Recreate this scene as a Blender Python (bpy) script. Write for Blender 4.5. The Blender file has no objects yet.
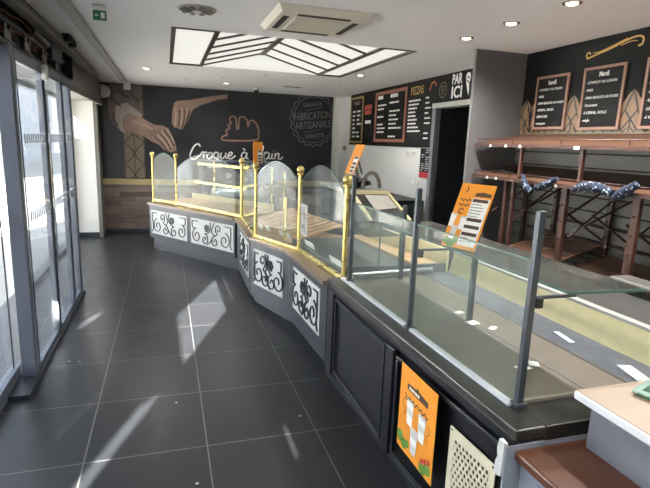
import bpy, bmesh, math, random
from mathutils import Vector, Matrix
random.seed(7)
S = bpy.context.scene
COL = S.collection
PI = math.pi

# ------------------------------------------------------------------ camera
cam_d = bpy.data.cameras.new('camera'); cam = bpy.data.objects.new('camera', cam_d); COL.objects.link(cam)
cam_d.sensor_width = 36.0; cam_d.lens = 36.0*500/650; cam_d.clip_start = 0.02; cam_d.clip_end = 200
yaw, pitch, roll = math.radians(17.744), math.radians(-11.426), math.radians(2.083)
fw = Vector((math.sin(yaw)*math.cos(pitch), math.cos(yaw)*math.cos(pitch), math.sin(pitch)))
r0 = Vector((math.cos(yaw), -math.sin(yaw), 0)); u0 = r0.cross(fw)
rr = math.cos(roll)*r0 + math.sin(roll)*u0; uu = -math.sin(roll)*r0 + math.cos(roll)*u0
M4 = Matrix.Identity(4)
for i in range(3):
    M4[i][0] = rr[i]; M4[i][1] = uu[i]; M4[i][2] = -fw[i]
M4[0][3], M4[1][3], M4[2][3] = 0, 0, 1.6
cam.matrix_world = M4
S.camera = cam
# ------------------------------------------------------------------ world, sun, exposure
w = bpy.data.worlds.new('world'); S.world = w; w.use_nodes = True
wn = w.node_tree.nodes; wl_ = w.node_tree.links
bg = wn['Background']
tc = wn.new('ShaderNodeTexCoord'); sx = wn.new('ShaderNodeSeparateXYZ'); rp = wn.new('ShaderNodeValToRGB')
wl_.new(tc.outputs['Generated'], sx.inputs[0]); wl_.new(sx.outputs['Z'], rp.inputs[0]); wl_.new(rp.outputs[0], bg.inputs[0])
rp.color_ramp.elements[0].position = 0.0; rp.color_ramp.elements[0].color = (1.0, 0.98, 0.95, 1)
rp.color_ramp.elements[1].position = 0.5; rp.color_ramp.elements[1].color = (0.75, 0.86, 1.0, 1)
bg.inputs[1].default_value = 2.2
SUN_AZ, SUN_EL = math.radians(20.8), math.radians(25.5)
sd = bpy.data.lights.new('sun', 'SUN'); sd.energy = 100.0; sd.angle = math.radians(0.35); sd.color = (1.0, 0.96, 0.90)
sun = bpy.data.objects.new('sun', sd); COL.objects.link(sun)
sdir = Vector((math.sin(SUN_AZ)*math.cos(SUN_EL), math.cos(SUN_AZ)*math.cos(SUN_EL), -math.sin(SUN_EL)))
sun.rotation_euler = sdir.to_track_quat('-Z', 'Y').to_euler(); sun.location = (-4, -6, 4)
S.view_settings.view_transform = 'Standard'; S.view_settings.look = 'None'
S.view_settings.exposure = 0.55; S.view_settings.gamma = 1.0; S.view_settings.use_curve_mapping = False
SPOT_W = 62.0; SKYLIGHT_E = 0.6

# ------------------------------------------------------------------ materials
def lin(h):
    h = h.lstrip('#'); c = [int(h[i:i+2], 16)/255 for i in (0, 2, 4)]
    return tuple(x/12.92 if x <= .04045 else ((x+.055)/1.055)**2.4 for x in c) + (1,)
def mat(name, col, rough=.5, metal=0., noise=.0, nscale=6., emit=0., spec=.5, bump=0., stretch=None, col2=None):
    m = bpy.data.materials.new(name); m.use_nodes = True
    nt = m.node_tree; b = nt.nodes['Principled BSDF']
    c = lin(col) if isinstance(col, str) else col
    b.inputs['Base Color'].default_value = c; b.inputs['Roughness'].default_value = rough
    b.inputs['Metallic'].default_value = metal; b.inputs['Specular IOR Level'].default_value = spec
    if noise or col2:
        g = nt.nodes.new('ShaderNodeNewGeometry'); n = nt.nodes.new('ShaderNodeTexNoise')
        n.inputs['Scale'].default_value = nscale; n.inputs['Detail'].default_value = 5
        if stretch:
            mp = nt.nodes.new('ShaderNodeMapping'); mp.inputs['Scale'].default_value = stretch
            nt.links.new(g.outputs['Position'], mp.inputs[0]); nt.links.new(mp.outputs[0], n.inputs['Vector'])
        else: nt.links.new(g.outputs['Position'], n.inputs['Vector'])
        r = nt.nodes.new('ShaderNodeValToRGB')
        r.color_ramp.elements[0].position = .3; r.color_ramp.elements[1].position = .7
        c2 = lin(col2) if col2 else tuple(min(1, x*(1+noise)) for x in c[:3])+(1,)
        r.color_ramp.elements[0].color = tuple(x*(1-noise) for x in c[:3])+(1,)
        r.color_ramp.elements[1].color = c2
        nt.links.new(n.outputs['Fac'], r.inputs[0]); nt.links.new(r.outputs[0], b.inputs['Base Color'])
        rm = nt.nodes.new('ShaderNodeMath'); rm.operation = 'MULTIPLY_ADD'
        rm.inputs[1].default_value = .15; rm.inputs[2].default_value = max(0, rough-.07)
        nt.links.new(n.outputs['Fac'], rm.inputs[0]); nt.links.new(rm.outputs[0], b.inputs['Roughness'])
        if bump:
            bp = nt.nodes.new('ShaderNodeBump'); bp.inputs['Strength'].default_value = bump; bp.inputs['Distance'].default_value = .01
            nt.links.new(n.outputs['Fac'], bp.inputs['Height']); nt.links.new(bp.outputs[0], b.inputs['Normal'])
    if emit:
        b.inputs['Emission Color'].default_value = c; b.inputs['Emission Strength'].default_value = emit
    return m
def glass_mat(name, tint, refl=.10, haze=0., hazecol='#ffffff'):
    m = bpy.data.materials.new(name); m.use_nodes = True; nt = m.node_tree
    for n in list(nt.nodes): nt.nodes.remove(n)
    out = nt.nodes.new('ShaderNodeOutputMaterial'); tr = nt.nodes.new('ShaderNodeBsdfTransparent'); gl = nt.nodes.new('ShaderNodeBsdfGlossy')
    tr.inputs[0].default_value = lin(tint); gl.inputs['Roughness'].default_value = .02
    lw = nt.nodes.new('ShaderNodeLayerWeight'); lw.inputs[0].default_value = .5
    fr = nt.nodes.new('ShaderNodeMath'); fr.operation = 'POWER'; fr.inputs[1].default_value = 4; nt.links.new(lw.outputs['Facing'], fr.inputs[0])
    ml = nt.nodes.new('ShaderNodeMath'); ml.operation = 'MULTIPLY_ADD'; ml.inputs[1].default_value = .4; ml.inputs[2].default_value = refl*.3
    nt.links.new(fr.outputs[0], ml.inputs[0])
    mx = nt.nodes.new('ShaderNodeMixShader'); nt.links.new(ml.outputs[0], mx.inputs[0]); nt.links.new(tr.outputs[0], mx.inputs[1]); nt.links.new(gl.outputs[0], mx.inputs[2])
    last = mx
    if haze:
        df = nt.nodes.new('ShaderNodeBsdfDiffuse'); df.inputs[0].default_value = lin(hazecol)
        tl = nt.nodes.new('ShaderNodeBsdfTranslucent'); tl.inputs[0].default_value = lin(hazecol)
        ad = nt.nodes.new('ShaderNodeMixShader'); nt.links.new(df.outputs[0], ad.inputs[1]); nt.links.new(tl.outputs[0], ad.inputs[2])
        g = nt.nodes.new('ShaderNodeNewGeometry'); nz = nt.nodes.new('ShaderNodeTexNoise'); nz.inputs['Scale'].default_value = 3.5; nz.inputs['Detail'].default_value = 4
        nt.links.new(g.outputs['Position'], nz.inputs['Vector'])
        mm = nt.nodes.new('ShaderNodeMath'); mm.operation = 'MULTIPLY'; mm.inputs[1].default_value = haze*2; nt.links.new(nz.outputs['Fac'], mm.inputs[0])
        m2 = nt.nodes.new('ShaderNodeMixShader'); nt.links.new(mm.outputs[0], m2.inputs[0]); nt.links.new(mx.outputs[0], m2.inputs[1]); nt.links.new(ad.outputs[0], m2.inputs[2])
        last = m2
    nt.links.new(last.outputs[0], out.inputs[0])
    return m
def grid_mat(name, base, base2, grout, bw, bh, off, mortar, rough, offset=0., axes='xy', nscale=5., mott=.25, spec=.36):
    m = bpy.data.materials.new(name); m.use_nodes = True; nt = m.node_tree; b = nt.nodes['Principled BSDF']
    g = nt.nodes.new('ShaderNodeNewGeometry'); s = nt.nodes.new('ShaderNodeSeparateXYZ'); c = nt.nodes.new('ShaderNodeCombineXYZ')
    nt.links.new(g.outputs['Position'], s.inputs[0])
    for k, a in enumerate(axes):
        ad = nt.nodes.new('ShaderNodeMath'); ad.operation = 'ADD'; ad.inputs[1].default_value = off[k]
        nt.links.new(s.outputs['xyz'.index(a)], ad.inputs[0]); nt.links.new(ad.outputs[0], c.inputs[k])
    br = nt.nodes.new('ShaderNodeTexBrick'); br.offset = offset; br.squash = 1
    br.inputs['Scale'].default_value = 1; br.inputs['Brick Width'].default_value = bw; br.inputs['Row Height'].default_value = bh
    br.inputs['Mortar Size'].default_value = mortar; br.inputs['Mortar Smooth'].default_value = .1
    br.inputs['Color1'].default_value = lin(base); br.inputs['Color2'].default_value = lin(base2); br.inputs['Mortar'].default_value = lin(grout)
    nt.links.new(c.outputs[0], br.inputs['Vector'])
    n = nt.nodes.new('ShaderNodeTexNoise'); n.inputs['Scale'].default_value = nscale; n.inputs['Detail'].default_value = 7; nt.links.new(g.outputs['Position'], n.inputs['Vector'])
    mp = nt.nodes.new('ShaderNodeMapRange'); mp.inputs['To Min'].default_value = 1-mott; mp.inputs['To Max'].default_value = 1+mott; nt.links.new(n.outputs['Fac'], mp.inputs['Value'])
    mu = nt.nodes.new('ShaderNodeVectorMath'); mu.operation = 'SCALE'; nt.links.new(br.outputs['Color'], mu.inputs[0]); nt.links.new(mp.outputs[0], mu.inputs['Scale'])
    nt.links.new(mu.outputs[0], b.inputs['Base Color'])
    rm = nt.nodes.new('ShaderNodeMapRange'); rm.inputs['To Min'].default_value = rough-.08; rm.inputs['To Max'].default_value = rough+.12
    nt.links.new(n.outputs['Fac'], rm.inputs['Value']); nt.links.new(rm.outputs[0], b.inputs['Roughness'])
    b.inputs['Specular IOR Level'].default_value = spec
    return m

m_floor = grid_mat('slate_tiles', '#27282a', '#2c2c2e', '#6b6863', .6, .6, (.43+6, -.055+6), .0035, .33)
m_ceil = mat('ceiling_paint', '#f0eeed', .85, noise=.015, nscale=2)
m_white = mat('white_paint', '#d9d6cf', .7, noise=.03)
m_wallw = mat('cream_wall_paint', '#c9c8c5', .6, noise=.03, nscale=3)
m_pier = mat('pier_plaster', '#f4f1e9', .8, noise=.02)
m_alu = mat('anodised_grey_frame', '#5c626e', .4, noise=.05)
m_aludark = mat('dark_seal_frame', '#2c2f35', .45, noise=.1)
m_mech = mat('mechanism_black', '#17181a', .5, noise=.4, nscale=20)
m_mechlt = mat('mechanism_metal', '#55514a', .35, .6, noise=.3, nscale=30)
m_header = mat('header_grey', '#77736c', .55, noise=.05)
m_black = mat('mural_black', '#1b1c1f', .38, noise=.25, nscale=2.2, col2='#2a2b2f')
m_board = mat('chalkboard_black', '#141515', .6, noise=.15, spec=.25)
m_wood = grid_mat('plank_cladding', '#56473f', '#85766d', '#41362f', .62, .075, (3, 0), .002, .55, .37, 'xz', 9, .4)
m_yellow = mat('ochre_dado', '#b3a070', .5, noise=.06)
m_skin = mat('printed_skin', '#927868', .45, noise=.28, nscale=4)
m_skin2 = mat('printed_skin_crease', '#574239', .45)
m_sleeve = mat('printed_sleeve', '#6a5c54', .5, noise=.25, nscale=6)
m_cuff = mat('printed_cuff', '#a4968c', .5, noise=.15, nscale=8)
m_chalk = mat('white_lettering', '#e6e4de', .6)
m_copper = mat('copper_print', '#94705e', .45, noise=.08)
m_gold2 = mat('gold_print', '#71654f', .5, noise=.12, nscale=12)
m_goldlight = mat('bright_gold_print', '#c9a257', .45)
m_greyprint = mat('grey_print', '#7e7e7c', .5)
m_brass = mat('polished_brass', '#cdb872', .28, .8, noise=.08, nscale=14)
m_counter = mat('grey_lacquer', '#32363d', .4, noise=.04)
m_counterdk = mat('grey_lacquer_kick', '#3b3f45', .45, noise=.06)
m_panel = mat('white_panel', '#c2c2c0', .5)
m_iron = mat('wrought_iron', '#26282c', .45, noise=.1)
m_marble = mat('brown_ledge', '#6a5847', .3, noise=.25, nscale=14)
m_navy = mat('black_lacquer', '#0d0f16', .36, noise=.15, nscale=7)
m_ledge = mat('dark_worn_ledge', '#2a2824', .32, noise=.35, nscale=9)
m_strip = mat('led_strip_white', '#c9ccd2', .3, noise=.1)
m_deck = mat('worn_steel_deck', '#655d52', .42, noise=.14, nscale=7)
m_deckgrey = mat('grey_deck_plate', '#4b5052', .38, noise=.08)
m_bluish = mat('blue_steel_gutter', '#474b53', .4, noise=.35, nscale=10)
m_cream = mat('cream_enamel', '#d8cb9d', .5, noise=.05, nscale=10)
m_tan = mat('tan_boards', '#b99670', .5, noise=.12, nscale=10)
m_steel = mat('post_steel', '#4a4f55', .35, .5, noise=.1)
m_alubar = mat('brushed_tube', '#84898c', .3, .6, noise=.1)
m_glass = glass_mat('case_glass', '#f8fbf9', .04, .045, '#dfe8e6')
m_glassedge = mat('glass_edge_green', '#48635a', .2, noise=.1)
m_facade = glass_mat('facade_glass', '#f3f6f9', .10, .05, '#e9eef6')
m_shelfglass = glass_mat('dusty_shelf_glass', '#c9cfc9', .16, .16, '#a9a79f')
m_orange = mat('orange_poster', '#e28f24', .5, noise=.04)
m_paper = mat('paper_white', '#e9e6df', .6)
m_brownlab = mat('poster_brown', '#4a3426', .6)
m_green = mat('sign_green', '#1f7a4c', .4)
m_leaf = mat('poster_leaf', '#5f8a3a', .6)
m_red = mat('menu_red', '#a8483f', .5)
m_redbar = mat('notice_red', '#b5323c', .5)
m_vent = mat('vent_cream', '#cfc8ae', .5, noise=.04)
m_brownsh = mat('brown_laminate', '#563425', .3, noise=.14, nscale=8)
m_boxgrey = mat('grey_cabinet', '#8a9099', .45, noise=.03)
m_boxgrey2 = mat('slate_cabinet', '#6c6e76', .5, noise=.04)
m_beige = mat('beige_laminate', '#ad9a88', .45, noise=.03)
m_edge = mat('white_edge', '#cfd1d6', .4)
m_dish = glass_mat('green_glass', '#b3dcc6', .15, .25, '#bfe6d2')
m_rust = mat('red_oxide_frame', '#40241a', .45, noise=.2, nscale=10)
m_rustwood = mat('red_brown_plank', '#573a29', .5, noise=.14, nscale=5, stretch=(4, 1, 4))
m_slat = mat('grey_slats', '#66635d', .6, noise=.14, nscale=3)
m_part = mat('grey_partition', '#656362', .55, noise=.03)
m_cloth = None
m_ac = mat('ac_cream', '#ddd6c6', .5)
m_acdark = mat('ac_slot', '#3a3833', .6)
m_browntrim = mat('skylight_brown', '#4b3d35', .5)
m_opal = mat('opal_panel', '#77756f', .6, emit=SKYLIGHT_E); m_opal.node_tree.nodes['Principled BSDF'].inputs['Emission Color'].default_value = lin('#f5f4ec')
m_lampon = mat('lamp_glow', '#fff0c4', .5, emit=3.0)
m_chrome = mat('chrome_ring', '#c9c8c4', .2, .8, noise=.05)
m_plwhite = mat('white_plastic', '#dedcd6', .4, noise=.02)
m_blackpl = mat('black_plastic', '#161616', .4, noise=.2)
m_oven = mat('blue_black_oven', '#2b3445', .3, noise=.15)
m_teal = mat('dark_grey_cabinet', '#39434a', .4, noise=.1)
m_hose = mat('grey_hose', '#7c7468', .6, noise=.15)
m_pave = grid_mat('pavement', '#b3ada3', '#bbb5ab', '#9a948b', 1.0, .5, (0, 0), .01, .8, .5, 'xy', 2, .12)
m_bldg = mat('pale_render', '#d5d7da', .8, noise=.06, nscale=.6)
m_door = mat('dark_door', '#26282b', .4, noise=.1)
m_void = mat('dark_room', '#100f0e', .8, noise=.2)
m_tag = mat('price_card', '#eceae4', .5)
m_dirt = mat('floor_crumb', '#b9b3a8', .9)

def paisley():
    m = bpy.data.materials.new('navy_print_cloth'); m.use_nodes = True; nt = m.node_tree; b = nt.nodes['Principled BSDF']
    g = nt.nodes.new('ShaderNodeNewGeometry'); v = nt.nodes.new('ShaderNodeTexVoronoi'); v.inputs['Scale'].default_value = 50
    nt.links.new(g.outputs['Position'], v.inputs['Vector']); r = nt.nodes.new('ShaderNodeValToRGB'); r.color_ramp.interpolation = 'CONSTANT'
    e = r.color_ramp.elements; e[0].color = lin('#949c98'); e[0].position = 0; e[1].color = lin('#1c2740'); e[1].position = .30
    n = e.new(.62); n.color = lin('#1c2334')
    nt.links.new(v.outputs['Distance'], r.inputs[0]); nt.links.new(r.outputs[0], b.inputs['Base Color']); b.inputs['Roughness'].default_value = .9
    return m
m_cloth = paisley()

# ------------------------------------------------------------------ mesh helpers
def frame(o, x, y):
    x = Vector(x).normalized(); y = Vector(y); z = x.cross(y).normalized(); y = z.cross(x).normalized()
    m = Matrix.Identity(4)
    for i in range(3): m[i][0] = x[i]; m[i][1] = y[i]; m[i][2] = z[i]; m[i][3] = o[i]
    return m
def wloc(o):
    v = Vector((0, 0, 0))
    while o: v += o.location; o = o.parent
    return v
class MB:
    def __init__(s, T=None): s.v = []; s.f = []; s.m = []; s.T = T; s.mi = 0
    def add(s, vs, fs):
        n = len(s.v)
        for p in vs:
            p = Vector(p); s.v.append(s.T @ p if s.T else p)
        for f in fs: s.f.append([n+i for i in f]); s.m.append(s.mi)
    def box(s, a, b):
        x0, y0, z0 = a; x1, y1, z1 = b
        s.add([(x0,y0,z0),(x1,y0,z0),(x1,y1,z0),(x0,y1,z0),(x0,y0,z1),(x1,y0,z1),(x1,y1,z1),(x0,y1,z1)],
              [(3,2,1,0),(4,5,6,7),(0,1,5,4),(1,2,6,5),(2,3,7,6),(3,0,4,7)]); return s
    def prism(s, pts, z0, z1):
        n = len(pts); vs = [(p[0], p[1], z0) for p in pts]+[(p[0], p[1], z1) for p in pts]
        fs = [tuple(range(n-1, -1, -1)), tuple(range(n, 2*n))]+[(i, (i+1) % n, n+(i+1) % n, n+i) for i in range(n)]
        s.add(vs, fs); return s
    def hexa(s, lo, hi):
        s.add(list(lo)+list(hi), [(3,2,1,0),(4,5,6,7),(0,1,5,4),(1,2,6,5),(2,3,7,6),(3,0,4,7)]); return s
    def tube(s, pts, r, n=8, closed=False, flat=None):
        pts = [Vector(p) for p in pts]; k = len(pts); rings = []
        for i, p in enumerate(pts):
            a = pts[(i-1) % k] if (closed or i) else p; b = pts[(i+1) % k] if (closed or i < k-1) else p
            t = (b-a).normalized() if (b-a).length > 1e-9 else Vector((0, 0, 1))
            up = Vector((0, 0, 1)) if flat is None else flat
            if abs(t.dot(up)) > .95: up = Vector((1, 0, 0)) if flat is None else Vector((0, 1, 0))
            e1 = t.cross(up).normalized(); e2 = e1.cross(t).normalized()
            q = r[i] if isinstance(r, (list, tuple)) else r
            rings.append([p+e1*q*math.cos(2*PI*j/n)+e2*q*math.sin(2*PI*j/n) for j in range(n)])
        vs = [v for ring in rings for v in ring]; fs = []
        for i in range(k if closed else k-1):
            i2 = (i+1) % k
            for j in range(n): fs.append((i*n+j, i*n+(j+1) % n, i2*n+(j+1) % n, i2*n+j))
        if not closed: fs += [tuple(range(n-1, -1, -1)), tuple((k-1)*n+j for j in range(n))]
        s.add(vs, fs); return s
    def bar(s, a, b, wd, dp):   # rectangular bar from a to b
        a = Vector(a); b = Vector(b); t = (b-a).normalized(); up = Vector((0, 0, 1))
        if abs(t.dot(up)) > .95: up = Vector((0, 1, 0))
        e1 = t.cross(up).normalized()*wd/2; e2 = t.cross(e1).normalized()*dp/2
        s.hexa([a-e1-e2, a+e1-e2, a+e1+e2, a-e1+e2], [b-e1-e2, b+e1-e2, b+e1+e2, b-e1+e2]); return s
    def lathe(s, prof, c, n=20):
        c = Vector(c); k = len(prof)
        vs = [c+Vector((p[0]*math.cos(2*PI*j/n), p[0]*math.sin(2*PI*j/n), p[1])) for p in prof for j in range(n)]
        fs = [(i*n+j, i*n+(j+1) % n, (i+1)*n+(j+1) % n, (i+1)*n+j) for i in range(k-1) for j in range(n)]
        fs += [tuple(range(n-1, -1, -1)), tuple((k-1)*n+j for j in range(n))]
        s.add(vs, fs); return s
    def ribbon(s, pts, wd, t=.0015, closed=False):   # flat stroke in local xy
        k = len(pts); pts = [Vector((p[0], p[1], 0)) for p in pts]
        L, R = [], []
        for i, p in enumerate(pts):
            a = pts[(i-1) % k] if (closed or i) else p; b = pts[(i+1) % k] if (closed or i < k-1) else p
            d = (b-a); d = d.normalized() if d.length > 1e-9 else Vector((1, 0, 0)); nn = Vector((-d.y, d.x, 0))*wd/2
            L.append(p+nn); R.append(p-nn)
        for i in range(k if closed else k-1):
            j = (i+1) % k
            lo = [R[i], R[j], L[j], L[i]]
            s.hexa(lo, [q+Vector((0, 0, t)) for q in lo])
        return s
    def build(s, name, m=None, parent=None, smooth=False, bevel=0, seg=2, loc=None):
        me = bpy.data.meshes.new(name)
        off = wloc(parent) if parent else Vector(loc if loc is not None else s.base())
        me.from_pydata([v-off for v in s.v], [], s.f)
        for k in (m if isinstance(m, (list, tuple)) else [m]): me.materials.append(k)
        for p, i in zip(me.polygons, s.m): p.material_index = i
        bm = bmesh.new(); bm.from_mesh(me); bmesh.ops.recalc_face_normals(bm, faces=bm.faces); bm.to_mesh(me); bm.free()
        if smooth:
            for p in me.polygons: p.use_smooth = True
            me.set_sharp_from_angle(angle=math.radians(40))
        o = bpy.data.objects.new(name, me); COL.objects.link(o)
        if parent: o.parent = parent
        else: o.location = off
        if bevel:
            md = o.modifiers.new('bevel', 'BEVEL'); md.width = bevel; md.segments = seg; md.limit_method = 'ANGLE'; md.angle_limit = math.radians(50)
        return o
    def base(s):
        lo = [min(v[i] for v in s.v) for i in range(3)]; hi = [max(v[i] for v in s.v) for i in range(3)]
        return ((lo[0]+hi[0])/2, (lo[1]+hi[1])/2, lo[2])
def tag(o, label, cat=None, group=None, kind=None):
    if label: o['label'] = label
    if cat: o['category'] = cat
    if group: o['group'] = group
    if kind: o['kind'] = kind
    return o
def thing(name, label, cat, loc, group=None):
    o = bpy.data.objects.new(name, None); COL.objects.link(o); o.location = loc; o.empty_display_size = .1
    return tag(o, label, cat, group)
def struct(name, mb, m, label=None, **k):
    o = mb.build(name, m, **k); o['kind'] = 'structure'
    if label: o['label'] = label; 
    o['category'] = 'window' if name.startswith('window') else 'door' if name.startswith('door') else 'room'
    return o
def sstruct(name, loc, label, cat='room'):
    o = thing(name, label, cat, loc); o['kind'] = 'structure'; return o
def copy_tree(o, loc, label=None, parent=None):
    c = o.copy(); COL.objects.link(c)
    if parent: c.parent = parent
    else: c.location = loc
    if label: c['label'] = label
    for ch in [x for x in bpy.data.objects if x.parent == o]: copy_tree(ch, None, None, c)
    return c
def text(s, name, T, size, m, parent, align='CENTER', shear=0., ext=.001, fit=None, bold=0., maxw=None):
    cu = bpy.data.curves.new(name, 'FONT'); cu.body = s; cu.size = size; cu.align_x = align; cu.align_y = 'CENTER'; cu.extrude = ext; cu.shear = shear; cu.resolution_u = 3; cu.offset = bold
    t = bpy.data.objects.new(name, cu); COL.objects.link(t); bpy.context.view_layer.update()
    me = bpy.data.meshes.new_from_object(t.evaluated_get(bpy.context.evaluated_depsgraph_get()))
    bpy.data.objects.remove(t); bpy.data.curves.remove(cu)
    if fit:
        xs = [v.co.x for v in me.vertices]; ys = [v.co.y for v in me.vertices]; cx, cy = (min(xs)+max(xs))/2, (min(ys)+max(ys))/2
        wx, wy = max(xs)-min(xs), max(ys)-min(ys)
        for v in me.vertices: v.co.x = (v.co.x-cx)*fit[0]/wx; v.co.y = (v.co.y-cy)*fit[1]/wy
    if maxw:
        q = max(v.co.x for v in me.vertices)
        if q > maxw:
            for v in me.vertices: v.co.x *= maxw/q
    off = wloc(parent)
    for v in me.vertices: v.co = T @ v.co - off
    me.name = name; me.materials.clear(); me.materials.append(m)
    o = bpy.data.objects.new(name, me); COL.objects.link(o); o.parent = parent
    return o
def smooth_pts(p, n=6, closed=False):
    k = len(p); out = []
    for i in range(k if closed else k-1):
        g = lambda j: Vector(p[j % k]) if closed else Vector(p[max(0, min(k-1, j))])
        a, b, c, d = g(i-1), g(i), g(i+1), g(i+2)
        for q in range(n):
            t = q/n
            out.append(.5*((2*b)+(c-a)*t+(2*a-5*b+4*c-d)*t*t+(3*b-a-3*c+d)*t**3))
    if not closed: out.append(Vector(p[-1]))
    return out
def arc2(cx, cy, r, a0, a1, n=20, r1=None):
    r1 = r if r1 is None else r1
    return [(cx+(r+(r1-r)*i/n)*math.cos(a0+(a1-a0)*i/n), cy+(r+(r1-r)*i/n)*math.sin(a0+(a1-a0)*i/n)) for i in range(n+1)]

# ------------------------------------------------------------------ room shell
CZ = 2.42
struct('floor', MB().box((-1.5, -2.6, -.06), (3.2, 9.1, 0)), m_floor, 'dark grey tiled floor')
# ceiling with the rectangular lantern opening x .08-2.11, y 4.22-6.22
cb = MB()
cb.box((-.96, -2.6, CZ), (.08, 5.5, CZ+.06)); cb.box((-1.5, 5.5, CZ), (.08, 9.1, CZ+.06)); cb.box((2.11, -2.6, CZ), (3.2, 9.1, CZ+.06))
cb.box((.08, -2.6, CZ), (2.11, 4.22, CZ+.06)); cb.box((.08, 6.22, CZ), (2.11, 9.1, CZ+.06))
struct('ceiling', cb, m_ceil, 'pale grey ceiling')
struct('wall_back', MB().box((-1.5, 9.02, -.06), (3.2, 9.1, CZ)), m_white, 'back wall')
struct('wall_back_dado', MB().box((-1.0, 8.995, .05), (3.1, 9.02, .80)), m_wood, 'brown plank cladding on the lower back wall')
struct('trim_1', MB().box((-1.0, 8.985, .80), (3.1, 9.02, .895)), m_yellow, 'ochre rail above the plank cladding')
struct('baseboard_back', MB().box((-1.0, 8.985, 0), (3.1, 9.02, .05)), m_aludark, 'dark skirting of the back wall')
# right side: menu wall with doorway y 4.72-5.52
rw = MB()
rw.box((3.1, 5.53, -.06), (3.2, 9.1, CZ)); rw.box((3.1, 3.86, 2.06), (3.2, 5.53, CZ)); rw.box((3.1, 3.86, -.06), (3.2, 4.70, 2.06))
struct('wall_right_rear', rw, m_wallw, 'cream wall under the menu boards')
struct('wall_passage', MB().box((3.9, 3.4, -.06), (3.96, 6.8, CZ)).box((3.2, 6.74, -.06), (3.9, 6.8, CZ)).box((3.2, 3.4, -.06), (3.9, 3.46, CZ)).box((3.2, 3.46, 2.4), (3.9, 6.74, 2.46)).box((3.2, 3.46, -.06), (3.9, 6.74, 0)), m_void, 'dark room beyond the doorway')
dr = sstruct('door_1', (3.1, 5.1, 0), 'open dark doorway with pale frame', 'door')
MB().box((3.06, 5.455, 0), (3.215, 5.53, 2.10)).box((3.06, 4.68, 0), (3.215, 4.74, 2.10)).box((3.06, 4.68, 2.0), (3.215, 4.69, 2.01)).build('door_frame', mat('frame_grey', '#75767a', .5), dr)
MB().box((3.055, 4.67, 2.05), (3.216, 5.535, 2.105)).build('lintel', mat('frame_pale', '#b5b4ac', .5), dr)
MB().box((3.10, 5.40, 0), (3.78, 5.445, 2.04)).build('door_leaf', m_door, dr)
# partition and shelf wall
struct('wall_partition', MB().box((2.52, 3.87, 0), (3.1, 3.91, CZ)), m_part, 'grey partition beside the bread rack')
struct('wall_right', MB().box((3.03, -2.6, -.06), (3.2, 3.87, CZ)), mat('black_wall_paint', '#121313', .6, noise=.1, spec=.2), 'black wall behind the bread rack')
sl = MB()
z = .02
while z < 1.70:
    sl.box((3.012, -2.4, z), (3.03, 3.87, min(z+.094, 1.72))); z += .105
struct('wall_right_slats', sl, m_slat, 'grey horizontal slat cladding behind the bread rack')
struct('wall_front', MB().box((-1.5, -2.6, -.06), (3.2, -2.5, CZ)), m_white, 'wall behind the viewer')
# left side beyond the doors: lintel, recess window, pier
struct('wall_left_lintel', MB().box((-1.5, 5.5, 2.10), (-.93, 8.62, CZ)), m_header, 'grey lintel panel over the side window')
struct('trim_2', MB().box((-.935, 5.5, 2.04), (-.915, 8.62, 2.10)), mat('lintel_edge', '#5d564d', .6, noise=.1), 'brown edge of the lintel')
struct('wall_left_pier', MB().box((-1.5, 8.60, -.06), (-1.04, 9.02, 2.10)), m_pier, 'white pier')
struct('trim_3', MB().box((-1.04, 8.52, 0), (-.985, 8.60, 2.10)).box((-1.04, 8.60, 0), (-1.0, 9.02, CZ)), m_header, 'grey metal corner post at the end of the pier')
struct('baseboard_left', MB().box((-1.36, 8.585, 0), (-1.04, 8.60, .07)), m_counterdk, 'grey skirting of the pier')
w1 = sstruct('window_1', (-1.38, 7.0, 0), 'side window beyond the sliding doors', 'window')
fr = MB()
for y in (5.55, 7.0, 8.54): fr.box((-1.41, y-.025, 0), (-1.35, y+.025, 2.1))
for zz in (.03, 2.08): fr.box((-1.41, 5.55, zz-.025), (-1.35, 8.54, zz+.025))
fr.build('window_frame', m_aludark, w1)
MB().box((-1.385, 5.55, .03), (-1.375, 8.54, 2.08)).build('window_pane', m_facade, w1)
# exterior
struct('ground_outside', MB().box((-40, -30, -.2), (-1.5, 60, -.061)), m_pave, 'pale paving outside')
pw = MB(); Y0, Y1 = -3.28, -3.2     # unseen wall added outside behind the viewer, slotted to shape the sun patches
def slab(xa_, xb2, *z4):
    za0, zb0, za1, zb1 = [q*math.tan(SUN_EL)/.5774 for q in z4]; pw.hexa([(xa_, Y0, za0), (xb2, Y0, zb0), (xb2, Y1, zb0), (xa_, Y1, za0)], [(xa_, Y0, za1), (xb2, Y0, zb1), (xb2, Y1, zb1), (xa_, Y1, za1)])
for a in ((-7.2, -3.79, 0, 0, 9.2, 9.2), (-3.79, -3.60, 0, 0, 4.96, 4.66), (-3.79, -3.60, 4.98, 4.98, 7.2, 7.2), (-3.60, -2.91, 0, 0, 7.2, 7.2), (-2.91, -2.885, 0, 0, 4.83, 4.79),
          (-2.885, -2.85, 0, 0, 3.66, 3.66), (-2.885, -2.85, 4.03, 4.03, 4.79, 4.74), (-2.85, -2.66, 0, 0, 4.74, 4.44), (-2.66, -2.645, 0, 0, 3.6, 3.6), (-2.66, -2.645, 4.1, 4.1, 4.44, 4.42), (-2.645, -2.56, 0, 0, 4.42, 4.28),
          (-2.56, -2.463, 0, 0, 1.5, 1.5), (-2.56, -2.463, 3.86, 3.95, 4.28, 4.15), (-2.463, -1.6, 0, 0, 5.3, 5.3)): slab(*a)
struct('sun_mask_wall', pw, m_bldg, 'added unseen slotted wall outside, shaping the sun patches on the floor')
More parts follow.
